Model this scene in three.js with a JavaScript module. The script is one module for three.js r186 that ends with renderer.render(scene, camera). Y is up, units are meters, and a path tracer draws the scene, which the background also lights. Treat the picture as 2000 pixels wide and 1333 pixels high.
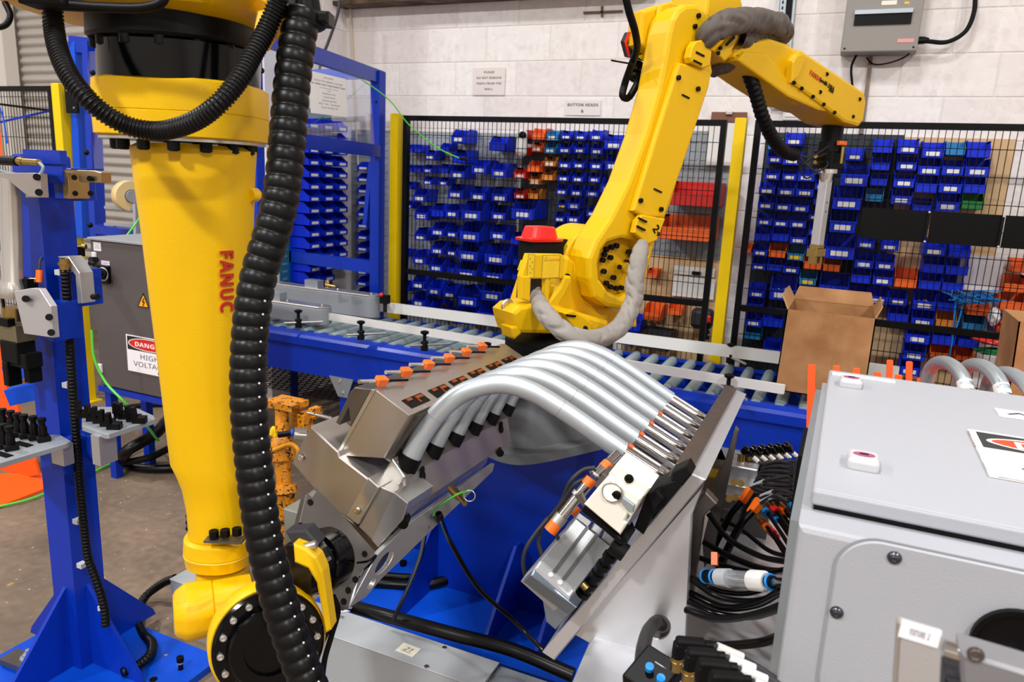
import * as THREE from 'three';
import { mergeGeometries, toCreasedNormals } from 'three/addons/utils/BufferGeometryUtils.js';
import { RoundedBoxGeometry } from 'three/addons/geometries/RoundedBoxGeometry.js';
import { ImprovedNoise } from 'three/addons/math/ImprovedNoise.js';
import { FontLoader } from 'three/addons/loaders/FontLoader.js';
import { TextGeometry } from 'three/addons/geometries/TextGeometry.js';
import { RectAreaLightUniformsLib } from 'three/addons/lights/RectAreaLightUniformsLib.js';

// ---------------------------------------------------------------- camera, lights, exposure
const V = (x, y, z) => new THREE.Vector3(x, y, z);
const scene = new THREE.Scene();
scene.background = new THREE.Color(0x0a0a0b);
const FPX = 1456.3, EYE = V(0, 1.6, 0), DEG = Math.PI / 180;
const camera = new THREE.PerspectiveCamera(2 * Math.atan(666.5 / FPX) / DEG, 2000 / 1333, 0.05, 60);
const cam = (() => {
  const p = 12.585 * DEG, r = 2.71 * DEG, y = 23.701 * DEG;
  const fw = V(-Math.sin(y) * Math.cos(p), -Math.sin(p), -Math.cos(y) * Math.cos(p));
  const rt = V(Math.cos(y), 0, -Math.sin(y)), up = rt.clone().cross(fw);
  const right = rt.clone().multiplyScalar(Math.cos(r)).addScaledVector(up, Math.sin(r));
  const top = up.clone().multiplyScalar(Math.cos(r)).addScaledVector(rt, -Math.sin(r));
  return { fw, right, top };
})();
camera.position.copy(EYE);
camera.up.copy(cam.top);
camera.lookAt(EYE.clone().add(cam.fw));
camera.focus = 1.85;
camera.userData.fStop = 6.7;
const renderer = new THREE.WebGLRenderer({ antialias: true });
renderer.toneMapping = THREE.LinearToneMapping;
renderer.toneMappingExposure = 1.0;
renderer.shadowMap.enabled = true;
renderer.shadowMap.type = THREE.PCFSoftShadowMap;
RectAreaLightUniformsLib.init();
const ROOF = 5.6;
const LAMPS = [[-0.8, -1.6, 0.35], [-1.4, 2.9, 1.5], [-5.4, -1.2, 0.8], [-5.4, 2.9, 1.1], [2.9, -1.2, 0.55], [2.9, 2.9, 1.2]];
const LAMP_POWER = 385;
for (const [x, z, k] of LAMPS) {
  const a = new THREE.RectAreaLight(0xffffff, LAMP_POWER * k, 0.42, 0.42);
  a.position.set(x, ROOF - 0.47, z); a.lookAt(x, 0, z); a.castShadow = true; scene.add(a);
}

// ---------------------------------------------------------------- helpers
let seed = 7;
const rnd = (a = 1, b) => { seed = (seed * 1664525 + 1013904223) >>> 0; const t = seed / 4294967296; return b === undefined ? t * a : a + t * (b - a); };
const noise = new ImprovedNoise();
const ray = (u, v) => cam.right.clone().multiplyScalar((u - 1000) / FPX).addScaledVector(cam.top, -(v - 666.5) / FPX).add(cam.fw);
const at = (u, v, d) => EYE.clone().addScaledVector(ray(u, v), d);
const atX = (u, v, x) => at(u, v, x / ray(u, v).x);
const atY = (u, v, y) => at(u, v, (y - EYE.y) / ray(u, v).y);
const atZ = (u, v, z) => at(u, v, z / ray(u, v).z);
function plane(o, n) {                                             // a plane in the place; hit(): where the line of sight of a pixel meets it
  n = n.clone().normalize();
  const hit = (u, v, off = 0) => { const q = ray(u, v); const t = (o.clone().sub(EYE).dot(n) + off) / q.dot(n); return EYE.clone().addScaledVector(q, t); };
  return { o, n, hit, poly: (a, off = 0) => a.map(([u, v]) => hit(u, v, off)) };
}
const plane3 = (a, b, c) => plane(a, b.clone().sub(a).cross(c.clone().sub(a)));
const UP = V(0, 1, 0), lerp = (a, b, t) => a.clone().lerp(b, t);
const pxm = (n, d) => n * d / FPX;                                 // pixels to metres at depth d
const taken = {};
const numbered = n => { const k = taken[n] = (taken[n] ?? -1) + 1; return k ? `${n}_${String(k).padStart(3, '0')}` : n; };
function boxUV(g) {                                                // uv in metres from position and normal
  if (g.userData.uv) return g;
  const p = g.attributes.position, n = g.attributes.normal, uv = new Float32Array(p.count * 2);
  for (let i = 0; i < p.count; i++) {
    const x = Math.abs(n.getX(i)), y = Math.abs(n.getY(i)), z = Math.abs(n.getZ(i));
    const a = x > y && x > z ? [p.getZ(i), p.getY(i)] : y > z ? [p.getX(i), p.getZ(i)] : [p.getX(i), p.getY(i)];
    uv[2 * i] = a[0]; uv[2 * i + 1] = a[1];
  }
  g.setAttribute('uv', new THREE.BufferAttribute(uv, 2)); return g;
}
const plain = g => { g = g.index ? g.toNonIndexed() : g; for (const k of Object.keys(g.attributes)) if (!['position', 'normal', 'uv'].includes(k)) g.deleteAttribute(k); if (!g.attributes.normal) g.computeVertexNormals(); if (!g.attributes.uv) boxUV(g); return g; };
const merge = a => { a = a.flat(9); return a.length === 1 ? a[0] : mergeGeometries(a.map(plain)); };
function mesh(name, geo, m, parent) {
  const g = Array.isArray(geo) ? merge(geo) : geo; if (!g.attributes.normal) g.computeVertexNormals(); boxUV(g);
  const o = new THREE.Mesh(g, m); o.name = parent === scene || !parent ? numbered(name) : name; o.castShadow = o.receiveShadow = true;
  (parent ?? scene).add(o); return o;
}
const part = (parent, name, geo, m, label) => { const o = mesh(name, geo, m, parent); if (label) o.userData.label = label; return o; };
function thing(name, label, category, group) { const o = new THREE.Group(); o.name = numbered(name); o.userData = { label, category }; if (group) o.userData.group = group; scene.add(o); return o; }
const many = (parent, name, arr, m, label) => arr.map(g => part(parent, name, Array.isArray(g) ? g : [g], m, label));
function single(name, geo, m, label, category, group) { const o = mesh(name, geo, m, scene); o.userData = { label, category }; if (group) o.userData.group = group; return o; }
const struct = (name, geo, m) => { const o = mesh(name, geo, m, scene); o.userData.kind = 'structure'; return o; };
function copy(o, label, group) { const c = o.clone(); c.name = numbered(o.name.replace(/_\d{3}$/, '')); c.userData = { ...o.userData }; if (label) c.userData.label = label; if (group) c.userData.group = group; scene.add(c); return c; }

// geometry makers
const basis = (x, y, z, o) => new THREE.Matrix4().makeBasis(x, y, z).setPosition(o);
function frameOf(dir, hint = UP) { const z = dir.clone().normalize(); let x = hint.clone().cross(z); if (x.lengthSq() < 1e-6) x = V(1, 0, 0).cross(z); x.normalize(); return { x, y: z.clone().cross(x), z }; }
const rect = (w, h) => new THREE.Shape([[-w / 2, -h / 2], [w / 2, -h / 2], [w / 2, h / 2], [-w / 2, h / 2]].map(a => new THREE.Vector2(...a)));
function ext(shape, depth, bevel = 0, curve = 8) { const b = Math.min(bevel, depth * 0.45); return new THREE.ExtrudeGeometry(shape, { depth: depth - 2 * b, bevelEnabled: b > 0, bevelSize: b, bevelThickness: b, bevelOffset: -b, bevelSegments: b > 0.004 ? 2 : 1, curveSegments: curve }).translate(0, 0, b); }
function prism(pts, vec, bevel = 0, holes = []) {                  // planar outline swept along vec
  const z = vec.clone().normalize(); const n = V(0, 0, 0);
  for (let i = 0; i < pts.length; i++) { const a = pts[i], b = pts[(i + 1) % pts.length]; n.x += (a.y - b.y) * (a.z + b.z); n.y += (a.z - b.z) * (a.x + b.x); n.z += (a.x - b.x) * (a.y + b.y); }
  n.normalize(); if (n.dot(z) < 0) n.negate();
  const { x, y } = frameOf(n); const o = pts[0];
  const to2 = p => { const q = p.clone().sub(o); return new THREE.Vector2(q.dot(x), q.dot(y)); };
  const s = new THREE.Shape(pts.map(to2)); for (const h of holes) s.holes.push(new THREE.Path(h.map(to2)));
  return ext(s, vec.length(), bevel).applyMatrix4(basis(x, y, n, o));
}
function box(w, h, d, o, x = V(1, 0, 0), y = UP, bevel = 0) { const z = x.clone().cross(y).normalize(); const yy = z.clone().cross(x).normalize(); const xx = x.clone().normalize(); return (bevel ? ext(rect(w, h), d, bevel).translate(0, 0, -d / 2) : new THREE.BoxGeometry(w, h, d)).applyMatrix4(basis(xx, yy, z, o)); }
function bar(p, q, w, h, hint = UP, bevel = 0) { const d = q.clone().sub(p), { x, y, z } = frameOf(d, hint); const L = d.length(); return (bevel ? ext(rect(w, h), L, bevel) : new THREE.BoxGeometry(w, h, L).translate(0, 0, L / 2)).applyMatrix4(basis(x, y, z, p)); }
function round(w, h, d, r, o, x = V(1, 0, 0), y = UP, seg = 3) { const z = x.clone().cross(y).normalize(), yy = z.clone().cross(x).normalize(); return new RoundedBoxGeometry(w, h, d, seg, r).applyMatrix4(basis(x.clone().normalize(), yy, z, o)); }
function rod(p, q, r, seg = 16, r2 = r) { const d = q.clone().sub(p), { x, y, z } = frameOf(d); return new THREE.CylinderGeometry(r2, r, d.length(), seg).rotateX(Math.PI / 2).translate(0, 0, d.length() / 2).applyMatrix4(basis(x, y, z, p)); }
function turned(p, dir, prof, seg = 32, sx = 1, sy = 1, hint) {    // prof: [distance along dir, radius]
  const { x, y, z } = frameOf(dir, hint);
  let g = new THREE.LatheGeometry(prof.map(([t, r]) => new THREE.Vector2(Math.max(r, 0.0001), t)), seg).rotateX(Math.PI / 2);
  g.scale(sx, sy, 1); g = toCreasedNormals(g, 0.6); return g.applyMatrix4(basis(x, y, z, p));
}
const curve = (pts, closed = false) => new THREE.CatmullRomCurve3(pts, closed, 'centripetal');
const tube = (pts, r, n = 48, seg = 10) => { const c = curve(pts); return merge([new THREE.TubeGeometry(c, n, r, seg, false), cap(c, 0, r, seg), cap(c, 1, r, seg)]); };
function cap(c, t, r, seg) { const p = c.getPoint(t), d = c.getTangent(t).multiplyScalar(t ? 1 : -1), { x, y, z } = frameOf(d); return new THREE.CircleGeometry(r, seg).applyMatrix4(basis(x, y, z, p)); }
function sweep(pts, radius, n, seg = 14, wob = null) {             // tube whose radius follows radius(s in metres, angle)
  const c = curve(pts), L = c.getLength(), fr = c.computeFrenetFrames(n, false), pos = [], idx = [];
  for (let i = 0; i <= n; i++) {
    const t = i / n, p = c.getPointAt(t);
    for (let j = 0; j <= seg; j++) { const a = j / seg * Math.PI * 2, r = radius(t * L, a, L); const q = p.clone().addScaledVector(fr.normals[i], Math.cos(a) * r).addScaledVector(fr.binormals[i], Math.sin(a) * r); pos.push(q.x, q.y, q.z); }
  }
  for (let i = 0; i < n; i++) for (let j = 0; j < seg; j++) { const a = i * (seg + 1) + j, b = a + seg + 1; idx.push(a, a + 1, b, b, a + 1, b + 1); }
  const g = new THREE.BufferGeometry(); g.setAttribute('position', new THREE.Float32BufferAttribute(pos, 3)); g.setIndex(idx); g.computeVertexNormals(); return g;
}
function corrugated(pts, r, pitch, depth = 0.12, seg = 16, square = 3) { const L = curve(pts).getLength(), n = Math.round(L / pitch * 8); return sweep(pts, s => { const w = Math.sin(s / pitch * Math.PI * 2); return r * (1 - depth * (0.5 - 0.5 * Math.sign(w) * Math.pow(Math.abs(w), 1 / square))); }, n, seg); }
function loft(secs, seg = 40) {                                    // secs: {o, x, y, rx, ry, k} superellipse sections, capped
  const pos = [], idx = []; const m = secs.length;
  for (const s of secs) for (let j = 0; j < seg; j++) { const a = j / seg * Math.PI * 2, c = Math.cos(a), d = Math.sin(a), e = 2 / (s.k ?? 2); const q = s.o.clone().addScaledVector(s.x, s.rx * Math.sign(c) * Math.abs(c) ** e).addScaledVector(s.y, s.ry * Math.sign(d) * Math.abs(d) ** e); pos.push(q.x, q.y, q.z); }
  for (let i = 0; i < m - 1; i++) for (let j = 0; j < seg; j++) { const a = i * seg + j, b = i * seg + (j + 1) % seg; idx.push(a, b, a + seg, b, b + seg, a + seg); }
  for (const [i, f] of [[0, 0], [m - 1, 1]]) { const c = pos.length / 3; pos.push(secs[i].o.x, secs[i].o.y, secs[i].o.z); for (let j = 0; j < seg; j++) { const a = i * seg + j, b = i * seg + (j + 1) % seg; idx.push(...(f ? [a, b, c] : [b, a, c])); } }
  let g = new THREE.BufferGeometry(); g.setAttribute('position', new THREE.Float32BufferAttribute(pos, 3)); g.setIndex(idx); g.computeVertexNormals(); return toCreasedNormals(g, 0.55);
}
const bolt = (p, dir, r, h) => { const d = dir.clone().normalize(); return [rod(p, p.clone().addScaledVector(d, h), r, 12), new THREE.TorusGeometry(r * 0.62, r * 0.16, 5, 10).applyMatrix4((f => basis(f.x, f.y, f.z, p.clone().addScaledVector(d, h)))(frameOf(d)))]; };
const ring = (p, dir, R, r, seg = 24) => { const f = frameOf(dir); return new THREE.TorusGeometry(R, r, 8, seg).applyMatrix4(basis(f.x, f.y, f.z, p)); };
const ball = (p, r, s = 10) => new THREE.SphereGeometry(r, s, Math.max(6, s - 2)).translate(p.x, p.y, p.z);
const font = await new FontLoader().loadAsync('fonts/droid/droid_sans_bold.typeface.json');
function flatText(str, h, o, x, y, depth = 0.0012) { const g = new TextGeometry(str, { font, size: h, depth, curveSegments: 3, bevelEnabled: false }); g.computeBoundingBox(); const b = g.boundingBox; g.translate(-(b.max.x + b.min.x) / 2, -(b.max.y + b.min.y) / 2, 0); const z = x.clone().cross(y).normalize(); return g.applyMatrix4(basis(x.clone().normalize(), z.clone().cross(x).normalize(), z, o)); }
function card(name, w, h, t, o, x, y, m, parent) {                 // thin plate whose front carries a print
  const z = x.clone().cross(y).normalize(), yy = z.clone().cross(x).normalize(); const g = new THREE.BoxGeometry(w, h, t); g.userData.uv = 1;
  return part(parent, name, g.applyMatrix4(basis(x.clone().normalize(), yy, z, o)), m);
}

// ---------------------------------------------------------------- materials
const tex = (w, h, draw, rep) => { const c = document.createElement('canvas'); c.width = w; c.height = h; draw(c.getContext('2d'), w, h); const t = new THREE.CanvasTexture(c); t.colorSpace = THREE.SRGBColorSpace; t.magFilter = THREE.LinearFilter; if (rep) { t.wrapS = t.wrapT = THREE.RepeatWrapping; t.repeat.set(rep, rep); } return t; };
function dataTex(n, f, rep = 1, col = false) { const a = new Uint8Array(n * n * 4); for (let j = 0; j < n; j++) for (let i = 0; i < n; i++) { const c = f(i / n, j / n), k = 4 * (j * n + i); const q = Array.isArray(c) ? c : [c, c, c]; for (let m = 0; m < 3; m++) a[k + m] = Math.max(0, Math.min(255, q[m] * 255)); a[k + 3] = 255; } const t = new THREE.DataTexture(a, n, n); t.magFilter = THREE.LinearFilter; t.minFilter = THREE.LinearMipmapLinearFilter; t.generateMipmaps = true; t.wrapS = t.wrapT = THREE.RepeatWrapping; t.repeat.set(rep, rep); if (col) t.colorSpace = THREE.SRGBColorSpace; t.needsUpdate = true; return t; }
const per = (x, y, s, z = 0) => { const X = x * s, Y = y * s, w = (a, b) => noise.noise(a, b, z); return (1 - x) * (1 - y) * w(X, Y) + x * (1 - y) * w(X - s, Y) + (1 - x) * y * w(X, Y - s) + x * y * w(X - s, Y - s); };
const fbm = (x, y, s, o = 4, z = 0) => { let r = 0, a = 0.5; for (let i = 0; i < o; i++) { r += a * per(x, y, s, z + i * 3.1); a *= 0.5; s *= 2; } return r; };
const T = {
  peel: dataTex(256, (x, y) => 0.5 + 0.5 * per(x, y, 48) + 0.2 * per(x, y, 16, 4), 7),
  rough: dataTex(256, (x, y) => 0.5 + fbm(x, y, 6, 5), 2.2),
  brushed: dataTex(256, (x, y) => 0.8 + 0.22 * per(x, y, 90) + 0.12 * fbm(x, y, 8, 4, 9), 4),
  smear: dataTex(256, (x, y) => 0.85 + 0.3 * fbm(x, y, 6, 5, 2), 3.3),
};
const S = (color, roughness = 0.5, metalness = 0, o = {}) => new THREE.MeshStandardMaterial({ color, roughness, metalness, ...o });
const P = (color, roughness = 0.4, o = {}) => new THREE.MeshPhysicalMaterial({ color, roughness, ...o });
const M = {
  yellow: P(0xdfb000, 0.42, { specularIntensity: 0.55, clearcoat: 0.1, clearcoatRoughness: 0.3, bumpMap: T.peel, bumpScale: 0.0004 }),
  yellow2: P(0xe6c200, 0.45, { specularIntensity: 0.6 }),
  yellowDark: S(0xc99500, 0.5),
  blue: P(0x022ea2, 0.36, { specularIntensity: 0.55, clearcoat: 0.12, clearcoatRoughness: 0.15, bumpMap: T.peel, bumpScale: 0.0003 }),
  blue2: P(0x0448c2, 0.38, { specularIntensity: 0.6 }),
  bin: P(0x032acb, 0.45, { specularIntensity: 0.6 }), binOrange: S(0xe8601a, 0.45), binRed: S(0xc8180f, 0.45), binTeal: S(0x1477b4, 0.45), binGreen: S(0x0b8a3c, 0.45), binAmber: S(0xe0862c, 0.45),
  black: P(0x050506, 0.42, { specularIntensity: 0.35 }), blackGloss: P(0x030304, 0.14, { specularIntensity: 0.55 }), blackMatt: P(0x09090a, 0.6, { specularIntensity: 0.35 }), rubber: P(0x060607, 0.36, { specularIntensity: 0.5 }), charcoal: P(0x2b2b2f, 0.5, { specularIntensity: 0.6 }),
  steel: S(0xc4c1bc, 0.4, 0.85, { roughnessMap: T.smear }), alu: S(0xc4c5c8, 0.45, 0.8, { roughnessMap: T.brushed }), aluBrush: S(0xcbcbce, 0.55, 0.7, { roughnessMap: T.brushed, bumpMap: T.brushed, bumpScale: 0.00005 }),
  chrome: S(0xd8d6d4, 0.14, 1), darkSteel: S(0x6f6a65, 0.45, 0.8, { roughnessMap: T.smear }), warmSteel: S(0xb6b0ab, 0.4, 0.85, { roughnessMap: T.smear }), brass: S(0xb59a5e, 0.28, 1), zinc: S(0xb5bdc3, 0.5, 0.75, { roughnessMap: T.smear, bumpMap: T.rough, bumpScale: 0.0003 }), galv: S(0xa9b2b8, 0.52, 0.7, { roughnessMap: T.smear }),
  greyPaint: P(0xa6a8ae, 0.5, { bumpMap: T.peel, bumpScale: 0.0004 }), greyDark: S(0x504a4a, 0.55, 0, { bumpMap: T.peel, bumpScale: 0.0003 }), greyMid: S(0x8d9095, 0.5), greyLight: S(0xb9bcc0, 0.45), trayGrey: S(0x9ba0a6, 0.4, 0.3),
  white: S(0xd6d4d1, 0.5), paper: S(0xdcdad6, 0.7), cream: S(0xe8e4d6, 0.42), orange: S(0xf2560d, 0.42), orangePlug: S(0xef6a12, 0.4), red: P(0xd9150c, 0.3, { clearcoat: 0.4 }), green: S(0x2fae2c, 0.45), greenWire: S(0x4cc238, 0.4),
  fabric: P(0x8d8780, 0.85), fabricBrown: P(0x5a524c, 0.8), castGrey: S(0x65686b, 0.6, 0, { bumpMap: T.rough, bumpScale: 0.001 }),
  wood: S(0xcaa87c, 0.7), twine: S(0x138be0, 0.5), tape: S(0xd9bd84, 0.35), cardTag: S(0xe0dedd, 0.6), tagYellow: S(0xe5bd22, 0.6),
  clear: P(0xf4f7ff, 0.03, { transmission: 1, thickness: 0, ior: 1.45 }), clearPlastic: P(0xf2f4f6, 0.08, { transmission: 0.9, thickness: 0, ior: 1.45 }),
};
// ================================================================ room
const WZ = -4.6, LX = -3.4;
{
  const floorTex = tex(1024, 1024, (c, w, h) => {
    const im = c.createImageData(w, h), d = im.data;
    for (let j = 0; j < h; j++) for (let i = 0; i < w; i++) {
      const x = i / w, y = j / h, n = fbm(x, y, 5, 4, 1), m = per(x, y, 60, 7) * 0.6, k = 4 * (j * w + i); const b = 1 + 0.5 * n + 0.28 * m + 0.06 * (rnd() - 0.5);
      d[k] = 112 * b; d[k + 1] = 95 * b; d[k + 2] = 79 * b; d[k + 3] = 255;
    }
    c.putImageData(im, 0, 0);
    for (let i = 0; i < 500; i++) { c.fillStyle = ['rgba(225,220,210,.75)', 'rgba(70,58,50,.5)', 'rgba(200,160,110,.5)', 'rgba(240,238,232,.8)'][i % 4]; c.beginPath(); c.ellipse(rnd(w), rnd(h), rnd(0.6, 2.4), rnd(0.5, 1.6), rnd(6), 0, 7); c.fill(); }
    for (let i = 0; i < 10; i++) { c.fillStyle = i % 3 ? 'rgba(120,140,175,.35)' : 'rgba(215,160,60,.5)'; c.beginPath(); c.ellipse(rnd(w), rnd(h), rnd(3, 9), rnd(2, 5), rnd(6), 0, 7); c.fill(); }
  });
  floorTex.wrapS = floorTex.wrapT = THREE.RepeatWrapping; floorTex.repeat.set(0.5, 0.5);
  const fl = S(0xffffff, 0.62, 0, { map: floorTex, bumpMap: T.rough, bumpScale: 0.0012 });
  struct('floor', box(16, 0.2, 13, V(-2.5, -0.1, 1.4)), fl);
  const wallM = S(0xd9d2cc, 0.75), plaster = S(0xcfc8c2, 0.8);
  struct('wall_right', box(0.2, ROOF + 0.2, 13, V(5.1, ROOF / 2, 1.4)), plaster);
  struct('wall_left', box(0.2, ROOF + 0.2, 13, V(-9.1, ROOF / 2, 1.4)), plaster);
  struct('wall_front', box(14, ROOF + 0.2, 0.2, V(-2, ROOF / 2, 7.3)), plaster);
  struct('ceiling', box(14.4, 0.2, 12.4, V(-2, ROOF + 0.1, 1.4)), S(0xc9c7c4, 0.8));
  // block walls: every block in view is a piece, with a recessed mortar bed behind
  const blockTex = i => tex(256, 128, (c, w, h) => { c.fillStyle = ['#e6e0dd', '#e4ddda', '#e8e3e0', '#e2dbd8'][i]; c.fillRect(0, 0, w, h); for (let k = 0; k < 90; k++) { c.fillStyle = k % 3 ? 'rgba(255,255,255,.07)' : 'rgba(130,112,100,.04)'; c.beginPath(); c.ellipse(rnd(w), rnd(h), rnd(4, 30), rnd(2, 12), rnd(6), 0, 7); c.fill(); } for (let k = 0; k < 6; k++) { c.fillStyle = 'rgba(120,95,80,.35)'; c.fillRect(rnd(w), rnd(h), rnd(1, 4), rnd(1, 2)); } });
  const bm = [0, 1, 2, 3].map(i => S(0xffffff, 0.7, 0, { map: blockTex(i), bumpMap: T.rough, bumpScale: 0.0006 }));
  const mortar = S(0xdcd5d0, 0.85);
  const bw = 0.442, bh = 0.2135, j = 0.004;
  const blk = w => { const g = ext(rect(w - j, bh - j), 0.02, 0.004); g.userData.uv = 1; const p = g.attributes.position, uv = g.attributes.uv; for (let i = 0; i < p.count; i++) uv.setXY(i, p.getX(i) / bw + 0.5, p.getY(i) / bh + 0.5); return g; };
  const full = blk(bw);
  const wb = struct('wall_back', box(8.6, ROOF + 0.2, 0.2, V(LX + 4.2, ROOF / 2, WZ - 0.097)), mortar);
  const courses = [0.77, 2.95];
  const y0 = 2.0925 - 10 * bh;                                    // a bed joint falls at 2.09 m
  for (let r = 3; r < 15; r++) {
    const y = y0 + (r + 0.5) * bh; if (y > 3.0) continue;
    for (let k = 0; k < 12; k++) { const x = LX + 0.22 + (k + (r % 2 ? 0.5 : 0)) * bw; if (x > 1.8) continue; const o = part(wb, 'block', full, bm[(k * 7 + r * 5 + (k * r) % 3) % 4]); o.position.set(x, y, WZ - 0.014); }
  }
  const wr = struct('wall_pier', box(0.5, ROOF + 0.2, 0.95, V(LX - 0.247, ROOF / 2, WZ + 0.36)), mortar);
  for (let r = 3; r < 15; r++) for (let k = 0; k < 3; k++) { const z = WZ + 0.05 + (k + (r % 2 ? 0.5 : 0)) * bw; if (z > -4.0) continue; const o = part(wr, 'block', full, bm[(k * 3 + r * 5) % 4]); o.rotation.y = Math.PI / 2; o.position.set(LX - 0.014, y0 + (r + 0.5) * bh, z); }
  struct('wall_shutter_bay', [box(0.62, ROOF + 0.2, 0.2, V(-4.0, ROOF / 2, WZ - 0.1)), box(1.95, ROOF + 0.2, 0.2, V(-8.2, ROOF / 2, WZ - 0.1)), box(3.0, ROOF - 2.95, 0.2, V(-5.75, (ROOF + 2.95) / 2 + 0.05, WZ - 0.1))], plaster);
  // rusty beam on top of the block wall
  const rust = dataTex(128, (x, y) => { const n = fbm(x, y, 6, 4); return [0.33 + 0.5 * n, 0.27 + 0.4 * n, 0.21 + 0.33 * n]; }, 1.5, true);
  const bl = 2.66;
  const beam = thing('roof_beam', 'rusty dark steel beam running along the top of the white block wall', 'beam');
  const rm = S(0xffffff, 0.8, 0.2, { map: rust });
  part(beam, 'web', bar(V(LX - 0.4, bl + 0.16, WZ + 0.04), V(-1.2, bl + 0.16, WZ + 0.04), 0.02, 0.3, UP), rm);
  part(beam, 'flange', bar(V(LX - 0.4, bl + 0.02, WZ + 0.09), V(-1.2, bl + 0.02, WZ + 0.09), 0.15, 0.025, UP), rm);
  part(beam, 'flange', bar(V(LX - 0.4, bl + 0.32, WZ + 0.09), V(-1.2, bl + 0.32, WZ + 0.09), 0.15, 0.025, UP), rm);
  // roller shutter
  const sh = mesh('door_1', box(3.0, 3.1, 0.03, V(-5.72, 1.45, WZ - 0.16)), S(0x6a645f, 0.7), scene); sh.userData.kind = 'structure';
  const slatS = new THREE.Shape(); slatS.moveTo(0, 0); for (let i = 0; i <= 8; i++) slatS.lineTo(0.026 * Math.sin(i / 8 * Math.PI), 0.004 + 0.0665 * i / 8); slatS.lineTo(0, 0.076); slatS.lineTo(-0.004, 0.076); slatS.lineTo(-0.004, 0);
  const slatG = new THREE.ExtrudeGeometry(slatS, { depth: 2.72, bevelEnabled: false }).rotateY(-Math.PI / 2);
  const slm = S(0xb5ada5, 0.5, 0.1);
  for (let i = 0; i < 34; i++) { const o = part(sh, 'slat', slatG, slm); o.position.set(-4.49, 0.42 + i * 0.0775, WZ - 0.09); }
  struct('trim_1', [bar(atZ(9, 60, WZ + 0.03).setY(0), atZ(9, 60, WZ + 0.03).setY(3), 0.12, 0.1, V(1, 0, 0)), bar(V(-7.32, 0, WZ + 0.02), V(-7.32, 3, WZ + 0.02), 0.05, 0.05, V(1, 0, 0))], S(0xd6cfc6, 0.5));
  // high-bay lamps
  const shade = S(0xd7d7d6, 0.4, 0.6), glow = S(0xffffff, 0.5, 0, { emissive: 0xfff4e6, emissiveIntensity: 8 });
  LAMPS.forEach(([x, z], i) => {
    const l = thing('high_bay_lamp', 'round aluminium high bay lamp hanging from the hall roof', 'lamp', 'high bay lamps under the roof');
    part(l, 'housing', turned(V(x, ROOF - 0.43, z), UP, [[0, 0], [0, 0.25], [0.02, 0.27], [0.06, 0.25], [0.2, 0.12], [0.32, 0.11], [0.33, 0]], 28), shade);
    part(l, 'hanger', rod(V(x, ROOF - 0.11, z), V(x, ROOF, z), 0.012), M.charcoal);
    part(l, 'diffuser', rod(V(x, ROOF - 0.445, z), V(x, ROOF - 0.43, z), 0.24, 32), glow);
  });
}
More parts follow.
